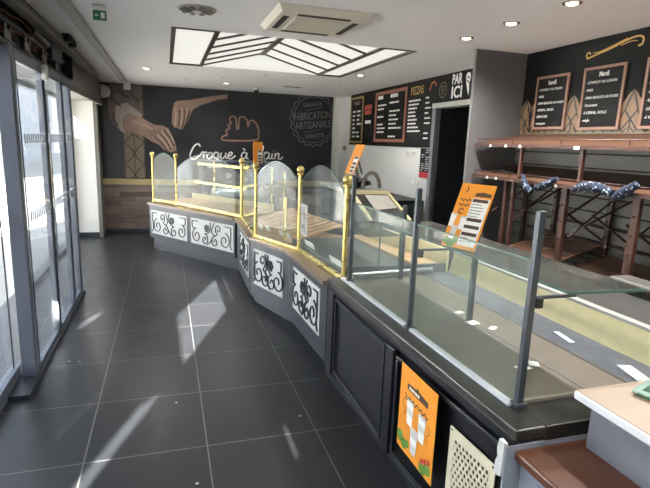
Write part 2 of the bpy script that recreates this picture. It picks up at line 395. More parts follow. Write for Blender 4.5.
# ceiling trunking and cover strips
struct('trim_4', MB().box((-.62, -2.5, CZ-.028), (-.55, 8.5, CZ)), mat('trunking', '#b9b4ae', .6), 'cable trunking along the ceiling')
struct('trim_5', MB().box((-.86, -2.5, CZ-.10), (-.79, 7.2, CZ-.06)).box((-.86, -2.5, CZ-.06), (-.83, 7.2, CZ)), m_header, 'grey cover rail above the door mechanism')

# ------------------------------------------------------------------ glazed sliding doors on the left
XF = -.85
m_band = glass_mat('frosted_band', '#f4f6fa', .05, .16, '#ffffff')
def stile(mb, y, w_, d): mb.box((XF-d, y, .0), (XF, y+w_, 2.09))
def chevrons(y0, y1, zc, n, xo):
    mb = MB(frame((xo+.006, y1, zc), (0, -1, 0), (0, 0, 1)))   # local x runs towards the viewer
    L = y1-y0
    for k in range(n):
        x = .03+(L-.06)*k/n; d = .6*(L-.06)/n
        mb.ribbon([(x, .03), (x+d*.5, 0), (x, -.03)], d*.75, .001)
    return mb
leafs = [('door_2', -2.45, 3.46, 'near glazed side panel of the shopfront'), ('door_3', 3.56, 4.25, 'glazed door leaf next to the thick post'),
         ('door_4', 4.30, 4.95, 'middle glazed door leaf'), ('door_5', 5.0, 5.36, 'narrow far glazed door leaf')]
for nm, y0, y1, lb in leafs:
    d = sstruct(nm, (XF, (y0+y1)/2, 0), lb, 'door')
    f = MB()
    if nm == 'door_2': f.box((-1.0, -2.45, 0), (-.95, 3.52, .10)).box((-1.0, -2.45, 2.02), (-.95, 3.52, 2.09)).box((-1.0, .15, 0), (-.95, .35, 2.09)).box((-1.0, -2.45, 0), (-.95, -2.35, 2.09))
    else: f.box((XF-.035, y0-.02, 0), (XF, y1+.02, .06)).box((XF-.035, y0, 2.02), (XF, y1, 2.09))
    if nm == 'door_3': f.box((-.935, 3.47, 0), (-.85, 3.55, 2.10))
    if nm == 'door_4': f.box((-.89, 4.25, 0), (-.85, 4.30, 2.09))
    if nm == 'door_5': f.box((-.89, 4.95, 0), (-.85, 5.0, 2.09)).box((-.91, 5.36, 0), (-.85, 5.45, 2.09))
    f.build('door_frame', m_alu, d, bevel=.004)
    MB().box((XF-.005 if nm != 'door_2' else -.985, y0, .06), (XF+.0 if nm != 'door_2' else -.977, y1+.05, 2.03)).build('glass_pane', m_facade, d)
    sl_ = MB()
    for yy in (y0, y1):
        xo = XF if nm != 'door_2' else -.977
        sl_.box((xo+.0005, yy-.006, .06), (xo+.006, yy+.006, 2.03))
    sl_.build('rubber_seal', m_aludark, d)
    for zc in (1.56, 1.06):
        o = chevrons(max(y0, 2.6), y1, zc, 12 if nm != 'door_5' else 7, XF if nm != 'door_2' else -.975).build('safety_chevrons', m_aludark, d)
        y_a = max(y0, 2.6)
        MB().box(((XF if nm != 'door_2' else -.975)+.002, y_a+.01, zc-.038), ((XF if nm != 'door_2' else -.975)+.004, y1-.01, zc+.038)).build('safety_band', m_band, d)
struct('trim_6', MB().box((-.98, 3.2, 0), (-.83, 5.46, .03)), m_aludark, 'dark floor track of the sliding doors')
hd = thing('sliding_door_operator', 'open black sliding door mechanism above the glass doors', 'door operator', (-.88, 3.3, 2.09))
MB().box((-.945, -2.45, 2.09), (-.93, 5.6, CZ)).box((-.93, -2.45, 2.09), (-.86, 5.6, 2.115)).box((-.93, 5.56, 2.115), (-.84, 5.60, 2.36)).build('housing', m_mech, hd)
MB().box((-.93, -2.4, 2.25), (-.90, 5.55, 2.275)).box((-.93, -2.4, 2.14), (-.905, 5.55, 2.155)).build('running_rail', m_mechlt, hd)
bl = MB()
bl.tube([(-.885, y, 2.225+.01*math.sin(y*5)) for y in [1+.15*i for i in range(30)]], .007, 6); bl.build('drive_belt', m_blackpl, hd)
wr = MB()
for k, (zz, a) in enumerate(((2.30, .012), (2.20, .02))):
    wr.tube([(-.88, 1+.08*i, zz+a*math.sin(i*.9+k)+(-.03 if i % 9 == 4 else 0)) for i in range(54)], .004, 6)
wr.build('wiring', mat('wire_mix', '#8a4a32', .5, noise=.3, nscale=12), hd)
for y in (2.7, 3.15, 3.55, 4.0, 4.5, 5.0):
    c = MB().box((-.90, y-.07, 2.13), (-.87, y+.07, 2.19)); 
    for q in (-.05, .05): c.tube([(-.90, y+q, 2.20), (-.865, y+q, 2.20)], .022, 14)
    c.build('roller_carriage', m_mechlt, hd, bevel=.002)
MB().box((-.92, 4.75, 2.19), (-.86, 5.2, 2.33)).build('motor_unit', m_mech, hd, bevel=.006)
MB().tube([(-.885, 4.2, 2.31), (-.885, 4.7, 2.29)], .03, 14).build('motor', m_mechlt, hd)
s1 = MB().box((-.85, 4.24, 1.975), (-.81, 4.28, 2.085)).build('door_sensor', m_plwhite, bevel=.008); tag(s1, 'small white sensor box at the top between two glass door leaves', 'sensor')
t = thing('radar_sensor', 'small black twin sensor under the ceiling edge above the glass doors', 'sensor', (-.82, 5.0, 2.33))
MB().lathe([(.03, 0), (.036, .02), (.03, .05), (.01, .06)], (-.76, 4.92, 2.355), 14).build('sensor_head', m_blackpl, t, smooth=True)
MB().lathe([(.03, 0), (.036, .02), (.03, .05), (.01, .06)], (-.76, 5.12, 2.345), 14).build('sensor_head', m_blackpl, t, smooth=True)
MB().box((-.80, 4.88, 2.40), (-.74, 5.16, 2.418)).build('bracket', m_blackpl, t)

# ------------------------------------------------------------------ ceiling fittings
ex = thing('exit_sign', 'green emergency exit sign with white box hanging from the ceiling', 'sign', (-.39, 3.75, 2.30))
MB().box((-.43, 3.72, 2.385), (-.345, 3.78, CZ)).build('lamp_box', m_plwhite, ex, bevel=.01)
MB().box((-.425, 3.735, 2.325), (-.345, 3.743, 2.383)).build('sign_plate', m_green, ex)
g = MB(frame((-.385, 3.7345, 2.354), (1, 0, 0), (0, 0, 1)) @ Matrix.Diagonal((.6, .6, 1, 1)))
g.ribbon([(-.045, 0), (-.01, 0)], .008); g.ribbon([(-.03, .015), (-.045, 0), (-.03, -.015)], .007)
g.prism([(.01, -.03), (.05, -.03), (.05, .03), (.01, .03)], 0, .001)
g.build('pictogram', m_chalk, ex)
df = thing('ceiling_diffuser', 'round grey ceiling air diffuser near the viewer', 'vent', (.216, 3.575, 2.39))
MB().lathe([(.055, -.012), (.125, -.004), (.125, .0), (.055, .0)], (.216, 3.575, CZ), 28).build('ring', mat('diffuser_grey', '#b5b2ac', .5), df, smooth=True)
fl = MB()
for k in range(10):
    a = k*2*PI/10; c = Vector((.216, 3.575, CZ-.012)); r_ = Vector((math.cos(a), math.sin(a), 0)); t_ = Vector((-r_.y, r_.x, 0))
    lo = [c+r_*.03-t_*.008, c+r_*.11-t_*.022, c+r_*.11+t_*.01, c+r_*.03+t_*.006]
    fl.hexa([p+Vector((0, 0, -.004)) for p in lo], lo)
fl.build('blades', mat('diffuser_blade', '#6f6c66', .5), df); MB().lathe([(.004, -.03), (.028, -.02), (.03, 0)], (.216, 3.575, CZ), 18).build('hub', m_plwhite, df, smooth=True)

ac = thing('ceiling_air_conditioner', 'square cream ceiling cassette air conditioner', 'air conditioner', (.98, 3.5, 2.36))
x0, x1, y0, y1 = .67, 1.30, 3.18, 3.83
fm = MB().hexa([(x0+.03, y0+.03, CZ-.04), (x1-.03, y0+.03, CZ-.04), (x1-.03, y1-.03, CZ-.04), (x0+.03, y1-.03, CZ-.04)], [(x0, y0, CZ), (x1, y0, CZ), (x1, y1, CZ), (x0, y1, CZ)])
fm.build('fascia', m_ac, ac, bevel=.006)
for a, b in (((x0+.06, y0+.14), (x0+.10, y1-.14)), ((x1-.10, y0+.14), (x1-.06, y1-.14)), ((x0+.14, y0+.06), (x1-.14, y0+.10)), ((x0+.14, y1-.10), (x1-.14, y1-.06))):
    MB().box((a[0], a[1], CZ-.043), (b[0], b[1], CZ-.0395)).build('air_slot', m_acdark, ac)
gr = MB()
for k in range(9):
    yy = y0+.15+k*.04; gr.box((x0+.15, yy, CZ-.052), (x1-.15, yy+.022, CZ-.0405))
gr.box((x0+.14, y0+.14, CZ-.05), (x0+.15, y1-.14, CZ-.0405)).box((x1-.15, y0+.14, CZ-.05), (x1-.14, y1-.14, CZ-.0405))
gr.build('intake_grille', m_ac, ac)

# lantern skylight: flat strips, two slopes with rafters, gable
sk = sstruct('window_2', (1.1, 5.2, CZ), 'luminous roof lantern in the ceiling', 'window')
RZ = CZ+.20; ya, yb = 4.22, 6.22; xa, xb_, xc, xd, xr = .08, .41, 1.82, 2.11, 1.12
op = MB()
op.box((xa, ya, CZ+.012), (xb_, yb, CZ+.03)); op.box((xc, ya, CZ+.012), (xd, yb, CZ+.03))
for (p, q) in ((xb_, xr), (xr, xc)):
    zp, zq = (CZ+.012, RZ) if p < xr else (RZ, CZ+.012)
    op.hexa([(p, ya, zp), (q, ya, zq), (q, yb, zq), (p, yb, zp)], [(p, ya, zp+.015), (q, ya, zq+.015), (q, yb, zq+.015), (p, yb, zp+.015)])
for y in (ya, yb): op.add([(xb_, y, CZ), (xc, y, CZ), (xr, y, RZ)], [(0, 1, 2)])
op.build('opal_glazing', m_opal, sk)
bars = MB()
for x in (xa, xb_, xc, xd): bars.box((x-.018, ya-.02, CZ-.006), (x+.018, yb+.02, CZ+.012))
for x in ((xa, xb_), (xc, xd)):
    for y in (ya, yb): bars.box((x[0], y-.018, CZ-.005), (x[1], y+.018, CZ+.011))
bars.bar((xr, ya, RZ-.012), (xr, yb, RZ-.012), .05, .03)
for k in range(1, 6):
    y = ya+(yb-ya)*k/5-.015
    bars.bar((xb_, y, CZ+.004), (xr, y, RZ-.008), .022, .016); bars.bar((xr, y, RZ-.008), (xc, y, CZ+.004), .022, .016)
bars.build('glazing_bars', m_browntrim, sk)

# downlights
def downlight(x, y, label, power):
    t = thing('ceiling_downlight', label, 'downlight', (x, y, CZ-.01), 'recessed spots in the ceiling')
    MB().lathe([(.034, -.004), (.05, -.006), (.055, 0), (.034, 0)], (x, y, CZ), 20).build('rim', m_chrome, t, smooth=True)
    MB().lathe([(.02, -.013), (.034, -.0075), (.034, 0)], (x, y, CZ), 20).build('bulb', m_lampon, t)
    l = bpy.data.lights.new('bulb_light', 'SPOT'); l.energy = power; l.spot_size = math.radians(150); l.spot_blend = 1; l.color = (1, .985, .965); l.shadow_soft_size = .04
    lo = bpy.data.objects.new('bulb_light', l); COL.objects.link(lo); lo.parent = t; lo.location = (0, 0, -.02)
downlight(-.2, 6.8, 'lit ceiling spot over the aisle, nearest the glass doors', SPOT_W)
downlight(.88, 7.86, 'lit ceiling spot close to the bread-loaf mural, beyond the skylight', SPOT_W)
downlight(2.2, 3.54, 'lit ceiling spot farthest of the three in front of the partition', SPOT_W)
downlight(2.2, 3.01, 'lit ceiling spot in the middle of the three by the black right wall', SPOT_W)
downlight(2.2, 2.48, 'lit ceiling spot at the top edge, nearest of the three by the black right wall', SPOT_W)
downlight(2.27, 5.93, 'lit ceiling spot beside the far right corner of the skylight', SPOT_W)
downlight(2.2, 1.95, 'added ceiling spot over the cash counter, outside the picture', SPOT_W)  # this and the next three are unseen spots added to brighten the interior
downlight(2.2, 1.3, 'added ceiling spot above the viewer on the right, outside the picture', SPOT_W)
downlight(2.2, .2, 'added ceiling spot behind the viewer on the right', SPOT_W)
downlight(.4, .6, 'added ceiling spot behind the viewer over the aisle', SPOT_W)
for x, y, lb in ((.29, 7.57, 'leftmost tiny white ceiling stud between the skylight and mural'), (.77, 7.13, 'tiny white ceiling stud left of the skylight gable'),
                 (1.24, 6.6, 'tiny white ceiling stud under the skylight gable'), (2.32, 6.85, 'rightmost tiny white ceiling stud toward the menu boards')):
    t = MB().lathe([(.018, -.012), (.03, 0)], (x, y, CZ), 14).build('ceiling_stud', m_plwhite, smooth=True, loc=(x, y, CZ-.012)); tag(t, lb, 'ceiling fitting', 'white studs in the ceiling')
dm = thing('dome_camera', 'small white and black dome camera on the ceiling before the mural', 'camera', (1.39, 8.2, 2.33))
MB().lathe([(.05, -.04), (.055, 0)], (1.39, 8.2, CZ), 18).build('mount', m_plwhite, dm, smooth=True)
MB().lathe([(.008, -.085), (.032, -.07), (.044, -.04)], (1.39, 8.2, CZ), 18).build('dome', m_blackpl, dm, smooth=True)
v = MB()
for k in range(3): v.box((1.74, 7.72+k*.03, CZ-.008), (1.99, 7.735+k*.03, CZ))
v.box((1.73, 7.70, CZ-.004), (2.0, 7.81, CZ)); tag(v.build('slot_vent', mat('slot_vent_grey', '#8b8780', .5)), 'narrow grey slot vent in the ceiling before the stamp', 'vent')
jb = MB().box((-.60, 8.62, 2.30), (-.50, 8.68, CZ)).build('junction_box', m_plwhite, bevel=.01); tag(jb, 'small white junction box at the far end of the ceiling trunking', 'box')
hs = thing('alarm_sounder', 'round white alarm housing high on the back wall corner', 'alarm', (-.95, 8.9, 2.2))
MB(frame((-.93, 8.995, 2.28), (1, 0, 0), (0, 0, 1))).lathe([(.105, 0), (.105, .05), (.08, .08), (.02, .085)], (0, 0, 0), 24).build('housing', m_plwhite, hs, smooth=True)

# ------------------------------------------------------------------ back wall mural
mu = thing('wall_mural', 'black printed mural with kneading hands, loaf outline and white script on the back wall', 'mural', (.98, 9.0, .9))
MB().box((-1.0, 9.0, .897), (2.94, 9.015, CZ)).build('mural_panel', m_black, mu)
def bw(dy=0.): return frame((0, 9.0-dy, 0), (1, 0, 0), (0, 0, 1))   # local x = world x, y = world z, normal to the viewer
def poly(pts, dy, name, m, parent):
    mb = MB(bw(dy)); n = len(pts)
    from mathutils.geometry import tessellate_polygon
    V3 = [Vector((p[0], p[1], 0)) for p in pts]
    tri = tessellate_polygon([V3]); mb.add([v+Vector((0, 0, .001)) for v in V3], [tuple(t) for t in tri])
    return mb.build(name, m, parent)
BX0, BX1 = -.66, -.335
bd = MB(bw(.001)); bd.prism([(BX0, .9), (BX1, .9), (BX1, CZ-.01), (BX0, CZ-.01)], 0, .001); bd.build('wheat_band', m_gold2, mu)
ln = MB(bw(.0025)); cxm = (BX0+BX1)/2; hw = (BX1-BX0)/2
for k in range(-1, 5):
    zc = .95+k*.36
    for s in (-1, 1):
        p = [(cxm, zc), (cxm+s*hw*.35, zc+.10), (cxm+s*hw*.97, zc+.19), (cxm+s*hw*.35, zc+.27), (cxm, zc+.36)]
        q = [(a, min(max(b, .905), CZ-.02)) for a, b in p]; ln.ribbon(q, .016, .001)
ln.ribbon([(cxm, .91), (cxm, CZ-.02)], .012, .001); ln.ribbon([(BX0+.01, .91), (BX0+.01, CZ-.02)], .01, .001); ln.ribbon([(BX1-.01, .91), (BX1-.01, CZ-.02)], .01, .001)
ln.build('wheat_lines', m_black, mu)
SLEEVE = [(-0.848, 2.41), (-0.84, 2.282), (-0.876, 2.108), (-0.859, 1.879), (-0.809, 1.765), (-0.688, 1.652), (-0.619, 1.625), (-0.641, 1.772), (-0.665, 1.873), (-0.591, 1.965), (-0.352, 1.918), (-0.363, 2.006), (-0.401, 2.135), (-0.376, 2.282), (-0.348, 2.41)]
CUFF = [(-0.769, 2.028), (-0.725, 2.088), (-0.585, 2.125), (-0.351, 1.948), (-0.382, 1.887), (-0.577, 1.965), (-0.65, 1.889), (-0.656, 1.742), (-0.619, 1.625), (-0.701, 1.681), (-0.764, 1.825)]
ARM = [(-0.65, 1.889), (-0.577, 1.965), (-0.353, 1.888), (-0.169, 1.793), (-0.023, 1.784), (0.05, 1.742), (0.12, 1.593), (0.163, 1.472), (0.176, 1.38), (0.085, 1.347), (-0.033, 1.39), (-0.119, 1.478), (-0.221, 1.52), (-0.348, 1.606), (-0.519, 1.644), (-0.617, 1.655), (-0.649, 1.772)]
HAND2 = [(1.031, 2.354), (0.86, 2.328), (0.584, 2.266), (0.417, 2.227), (0.208, 2.2), (0.149, 2.167), (0.116, 2.016), (0.105, 1.835), (0.139, 1.761), (0.184, 1.763), (0.243, 1.735), (0.289, 1.752), (0.32, 1.83), (0.366, 1.877), (0.413, 1.986), (0.46, 2.079), (0.582, 2.146), (0.859, 2.252), (1.03, 2.284)]
poly(SLEEVE, .003, 'printed_sleeve', m_sleeve, mu); poly(CUFF, .0045, 'printed_cuff', m_cuff, mu)
poly(ARM, .006, 'printed_forearm', m_skin, mu); poly(HAND2, .004, 'printed_hand', m_skin, mu)
f = MB(bw(.0075))
for a, b in (((-.174, 1.598), (.026, 1.376)), ((-.099, 1.661), (.086, 1.402)), ((-.025, 1.715), (.132, 1.456)), ((.208, 1.779), (.235, 2.052)), ((.274, 1.758), (.324, 2.057)), ((.336, 1.861), (.4, 2.061))):
    m_ = ((a[0]+b[0])/2+.012, (a[1]+b[1])/2+.01); f.ribbon([a, m_, b], .026, .001)
f.build('printed_finger_creases', m_skin2, mu)
for a, b in (((-.13, 1.645), (.045, 1.40)), ((-.06, 1.70), (.10, 1.43)), ((.01, 1.745), (.14, 1.50)), ((.16, 1.80), (.17, 2.10)), ((.25, 1.80), (.275, 2.10)), ((.31, 1.88), (.36, 2.10)), ((-.50, 1.83), (-.20, 1.72))):
    MB(bw(.0072)).ribbon([a, ((a[0]+b[0])/2+.01, (a[1]+b[1])/2+.012), b], .022, .0005).build('printed_finger_light', mat('printed_skin_light', '#b59a8a', .5) if 'printed_skin_light' not in bpy.data.materials else bpy.data.materials['printed_skin_light'], mu)
f = MB(bw(.0075))
for a, b, c in (((-.83, 2.2), (-.75, 2.12), (-.67, 2.06)), ((-.54, 2.27), (-.46, 2.2), (-.40, 2.135)), ((-.715, 2.32), (-.63, 2.24), (-.54, 2.2)), ((-.80, 1.95), (-.80, 1.85), (-.74, 1.75))): f.ribbon([a, b, c], .03, .001)
f.build('printed_sleeve_folds', mat('sleeve_fold', '#453b36', .5), mu)
SCRIPT = [
  [(0.566, 1.462), (0.533, 1.504), (0.473, 1.476), (0.417, 1.381), (0.394, 1.294), (0.436, 1.244), (0.499, 1.263), (0.564, 1.32)],
  [(0.564, 1.32), (0.599, 1.369), (0.624, 1.352), (0.615, 1.265)], [(0.615, 1.322), (0.65, 1.37), (0.676, 1.362)],
  [(0.727, 1.364), (0.684, 1.337), (0.679, 1.28), (0.718, 1.259), (0.761, 1.291), (0.766, 1.343), (0.727, 1.364), (0.779, 1.352)],
  [(0.866, 1.359), (0.822, 1.371), (0.792, 1.326), (0.804, 1.275), (0.848, 1.284), (0.874, 1.359), (0.865, 1.263), (0.834, 1.175), (0.804, 1.196), (0.865, 1.272), (0.909, 1.308)],
  [(0.922, 1.369), (0.909, 1.295), (0.943, 1.269), (0.988, 1.319), (1.001, 1.372), (0.996, 1.293), (1.022, 1.271)],
  [(1.04, 1.316), (1.093, 1.33), (1.106, 1.37), (1.076, 1.378), (1.04, 1.333), (1.049, 1.276), (1.102, 1.273), (1.164, 1.323)],
  [(1.36, 1.373), (1.306, 1.385), (1.271, 1.331), (1.289, 1.274), (1.338, 1.293), (1.369, 1.373), (1.361, 1.293), (1.397, 1.276)], [(1.297, 1.451), (1.342, 1.421)],
  [(1.533, 1.257), (1.567, 1.494)], [(1.513, 1.457), (1.585, 1.526), (1.658, 1.497), (1.632, 1.407), (1.559, 1.379)],
  [(1.761, 1.384), (1.705, 1.396), (1.674, 1.341), (1.693, 1.279), (1.743, 1.298), (1.77, 1.384), (1.762, 1.303), (1.794, 1.282)],
  [(1.825, 1.382), (1.813, 1.305), (1.841, 1.283)], [(1.843, 1.436), (1.848, 1.427)],
  [(1.876, 1.383), (1.869, 1.279)], [(1.873, 1.333), (1.918, 1.384), (1.947, 1.362), (1.934, 1.299), (1.967, 1.281), (2.018, 1.323)]]
for s in SCRIPT: MB(bw(.002)).ribbon(smooth_pts(s, 5), .024, .001).build('script_stroke', m_chalk, mu)
BREAD = [(0.962, 1.583), (0.963, 1.657), (1.019, 1.672), (1.007, 1.745), (1.063, 1.79), (1.042, 1.841), (1.094, 1.877), (1.064, 1.94), (1.107, 1.993), (1.164, 1.975), (1.181, 1.903), (1.19, 1.795), (1.217, 1.796), (1.234, 1.969), (1.282, 1.993), (1.358, 1.954), (1.376, 1.847), (1.394, 1.839), (1.415, 1.935), (1.505, 1.917), (1.573, 1.79), (1.565, 1.702), (1.521, 1.603)]
MB(bw(.002)).ribbon(smooth_pts(BREAD, 4, True), .027, .001, True).build('loaf_outline', m_copper, mu)
st = MB(bw(.002)); scx, scz = 2.575, 2.0
def clip(pts): return [(min(a, 2.925), min(b, CZ-.02)) for a, b in pts]
N = 20; sc = []
for k in range(N*6):
    a = 2*PI*k/(N*6); r_ = .425+.02*math.cos(N*a); sc.append((scx+r_*math.cos(a), scz+r_*1.08*math.sin(a)))
st.ribbon(clip(sc), .012, .001, True)
for r_ in (.375,): st.ribbon(clip([(scx+r_*math.cos(2*PI*k/60), scz+r_*1.08*math.sin(2*PI*k/60)) for k in range(60)]), .009, .001, True)
for a, b in (((-.2, .13), (.2, .19)), ((-.2, -.19), (.2, -.13))): st.ribbon([(scx+a[0]*.8, scz+a[1]*1.2), (scx+b[0]*.8, scz+b[1]*1.2)], .008, .001)
st.build('stamp_outline', m_greyprint, mu)
def bwt(x, z, ang): return frame((x, 8.998, z), (math.cos(ang), 0, math.sin(ang)), (-math.sin(ang), 0, math.cos(ang)))
text('FABRICATION', 'stamp_lettering', bwt(scx-.02, scz+.075, .12), .1, m_greyprint, mu, fit=(.68, .13))
text('ARTISANALE', 'stamp_lettering', bwt(scx, scz-.085, .12), .1, m_greyprint, mu, fit=(.68, .13))
text('GARANTIE', 'stamp_lettering', bwt(scx-.03, scz+.27, .12), .1, m_greyprint, mu, fit=(.36, .075))
text('GARANTIE', 'stamp_lettering', bwt(scx+.03, scz-.28, .12), .1, m_greyprint, mu, fit=(.36, .075))

# ------------------------------------------------------------------ menu wall
XM = 3.096
def mw(y, z, d=0.): return frame((XM-d, y, z), (0, -1, 0), (0, 0, 1))    # local x runs towards the viewer (reading direction)
mb_ = thing('menu_fascia', 'black menu band with white lettering along the cream wall and over the doorway', 'sign', (3.08, 6.6, 1.58))
MB().box((3.085, 5.545, 1.585), (3.0995, 8.46, CZ)).box((3.085, 3.92, 2.11), (3.0995, 5.545, CZ)).build('backing', m_board, mb_)
def scribbles(mb, x0, x1, y0, y1, rows, h, seed, cols=1, gap=.35):
    rnd = random.Random(seed); cw = (x1-x0)/cols
    for c in range(cols):
        for r_ in range(rows):
            yy = y1-(y1-y0)*(r_+.5)/rows
            if rnd.random() < .12: continue
            x = x0+c*cw; end = x+cw*(.45+.45*rnd.random())
            while x < end:
                l = cw*(.06+.12*rnd.random()); mb.prism([(x, yy-h/2), (min(x+l, end), yy-h/2), (min(x+l, end), yy+h/2), (x, yy+h/2)], 0, .001); x += l+cw*.03
def rect_frame(mb, x0, y0, x1, y1, t, d=.012):
    mb.box((x0, y0, 0), (x1, y0+t, d)); mb.box((x0, y1-t, 0), (x1, y1, d)); mb.box((x0, y0+t, 0), (x0+t, y1-t, d)); mb.box((x1-t, y0+t, 0), (x1, y1-t, d))
# framed boards: y far -> near
b1 = thing('framed_menu', 'gold framed menu board, farthest left on the black band', 'menu board', (3.07, 8.12, 1.61))
T = mw(8.42, 1.62, .012); f = MB(T); rect_frame(f, 0, 0, .58, .75, .035); f.build('frame', mat('gold_frame', '#8f7a48', .45), b1)
f = MB(T); scribbles(f, .09, .50, .07, .55, 7, .028, 3, 2); f.build('menu_lines', m_chalk, b1)
f = MB(T); scribbles(f, .14, .48, .60, .70, 1, .06, 5); f.build('menu_heading', m_gold2, b1)
b2 = thing('framed_menu', 'copper framed two-column menu board, the larger of the two framed menus', 'menu board', (3.07, 6.8, 1.63))
T = mw(7.33, 1.645, .012); f = MB(T); rect_frame(f, 0, 0, 1.05, .725, .04); f.build('frame', mat('copper_frame', '#94604c', .45), b2)
f = MB(T); scribbles(f, .08, .42, .06, .56, 9, .022, 8, 1); scribbles(f, .50, .98, .05, .58, 9, .022, 9, 1); f.build('menu_lines', m_chalk, b2)
f = MB(T); scribbles(f, .08, .36, .61, .68, 1, .05, 10); f.build('menu_heading', m_chalk, b2); f = MB(T); scribbles(f, .52, .86, .61, .68, 1, .05, 11); f.build('menu_heading', m_chalk, b2)
T = mw(7.80, 1.62, .012); f = MB(T); scribbles(f, .02, .40, .44, .60, 2, .07, 12); f.build('red_lettering', m_red, mb_)
f = MB(T); scribbles(f, .06, .36, .30, .36, 1, .05, 13); f.build('white_lettering', m_chalk, mb_)
f = MB(T); scribbles(f, .06, .36, .14, .24, 1, .09, 14); f.build('red_lettering', m_red, mb_)
text('PIZZAS', 'pizza_heading', mw(6.0, 2.30, .013), .1, m_goldlight if False else mat('heading_gold', '#b3935a', .5), mb_, fit=(.34, .10))
T = mw(6.22, 1.62, .012); f = MB(T); scribbles(f, .0, .42, .05, .58, 11, .02, 21, 1); scribbles(f, .46, .62, .05, .60, 9, .018, 22, 1); f.build('pizza_lines', m_chalk, mb_)
f = MB(mw(5.60, 2.32, .012)); f.ribbon(smooth_pts([(-.07, -.05), (-.05, .01), (0, .04), (.05, .03), (.07, -.01)], 4), .02); f.build('pepper_mark', mat('pepper_orange', '#b5683c', .5), mb_)
f = MB(mw(5.36, 2.25, .012)); f.ribbon(arc2(0, 0, .085, 0, 2*PI, 28), .012)
f.build('roundel', m_gold2, mb_)
for s_, zz, ww in (('DEPUIS', .035, .11), ('2014', 0, .10), ('ICI', -.04, .06)): text(s_, 'roundel_lettering', mw(5.36, 2.25+zz, .012), .05, m_gold2, mb_, fit=(ww, .028))
text('PAR', 'direction_lettering', mw(5.07, 2.345, .012), .1, m_chalk, mb_, fit=(.20, .11), bold=.002)
text('ICI', 'direction_lettering', mw(5.065, 2.205, .012), .1, m_chalk, mb_, fit=(.21, .13), bold=.002)
f = MB(mw(4.85, 2.27, .012)); f.prism([(-.05, .09), (-.02, .12), (.03, .11), (.045, .06), (.02, .0), (.03, -.06), (.02, -.12), (-.01, -.06), (-.035, .0)], 0, .001)
f.build('ice_cream_mark', m_chalk, mb_)
f = MB(mw(4.85, 2.27, .0135)); f.ribbon([(-.02, .08), (.03, .05)], .012); f.ribbon([(-.02, .04), (.025, .01)], .012); f.build('mark_lines', m_board, mb_)
text('SALON', 'direction_lettering', mw(4.55, 2.34, .012), .1, m_chalk, mb_, fit=(.34, .10), bold=.002)
text('DE THE', 'direction_lettering', mw(4.55, 2.20, .012), .1, m_chalk, mb_, fit=(.34, .10), bold=.002)
nt_ = thing('wall_notice', 'tall black notice with red foot on the cream wall beside the doorway', 'notice', (3.09, 5.67, 1.21))
T = mw(5.815, 1.212); MB(T).prism([(0, .07), (.28, .07), (.28, .365), (0, .365)], 0, .004).build('sheet', m_board, nt_)
MB(T).prism([(0, 0), (.28, 0), (.28, .07), (0, .07)], 0, .004).build('red_band', m_redbar, nt_)
f = MB(mw(5.815, 1.212, .0045)); scribbles(f,   .03, .25, .08, .355, 10, .014, 31, 2); scribbles(f, .05, .22, .02, .05, 1, .02, 32); f.build('notice_lines', mat('notice_ink', '#a9a9a5', .5), nt_)
tag(MB(mw(8.80, 1.485)).box((0, 0, 0), (.16, .075, .02)).build('light_switch', mat('beige_switch', '#8d8774', .5), bevel=.006), 'beige wall switch on the cream wall below the gold framed menu', 'switch')
f = MB(mw(6.24, 1.43)); 
for a, b, r_ in ((.04, .07, .025), (.10, .045, .03), (.2, .06, .03), (.26, .07, .022)): f.ribbon(arc2(a, b, r_, 0, 4.6, 10), .008)
tag(f.build('wall_decal', mat('grey_ink', '#8f8b83', .6)), 'grey outline decal on the cream wall left of the black notice', 'decal')
f = MB(mw(6.0, 1.115)); f.box((0, 0, 0), (.09, .05, .008)).box((.11, 0, 0), (.2, .05, .008))
tag(f.build('wall_socket', m_plwhite, bevel=.004), 'white double socket on the cream wall below the black notice', 'socket')

# ------------------------------------------------------------------ curved pastry counters
def scroll(mb, w_, h_, flip=False, r=.0075):
    S_ = lambda pts: [((w_-p[0]*w_) if flip else p[0]*w_, p[1]*h_, .010) for p in pts]
    def spiral(cx, cy, rad, a0, turns, d=1, n=26):
        asp = h_/w_
        return [(cx+rad*(1-.78*i/n)*math.cos(a0+d*2*PI*turns*i/n)*asp, cy+rad*(1-.78*i/n)*math.sin(a0+d*2*PI*turns*i/n)) for i in range(n+1)]
    L = [spiral(.19, .36, .31, PI*.55, 1.35, 1), spiral(.41, .25, .22, PI*.5, 1.3, -1), spiral(.65, .25, .22, PI*.5, 1.3, 1), spiral(.85, .34, .29, PI*.45, 1.3, -1), spiral(.33, .74, .19, -PI*.4, 1.2, 1)]
    conn = [[(.05, .92), (.045, .6), (.06, .25), (.02, .08)], [(.42, .96), (.48, .70), (.47, .55), (.41, .47)], [(.52, .96), (.52, .65), (.58, .52), (.65, .47)],
            [(.96, .92), (.96, .7), (.93, .62), (.87, .62)], [(.36, .53), (.46, .4), (.52, .2), (.60, .06)], [(.05, .9), (.18, .9)], [(.82, .9), (.95, .9)]]
    for s_ in L+[[(p.x, p.y) for p in smooth_pts([(a, b, 0) for a, b in c], 5)] for c in conn]: mb.tube(S_(s_), r, 6, flat=Vector((0, 0, 1)))
    # rosette
    rc = (.60, .70)
    for k in range(6):
        a = k*PI/3; c = (rc[0]+.09*math.cos(a)*h_/w_, rc[1]+.09*math.sin(a))
        mb.tube(S_([(c[0]+.05*math.cos(q*PI/3)*h_/w_, c[1]+.05*math.sin(q*PI/3)) for q in range(6)]), r*.9, 6, True, flat=Vector((0, 0, 1)))
def body_section(root, P, Q, ztop, zlow, wpan, flips, h0, h1, first=False):
    pass
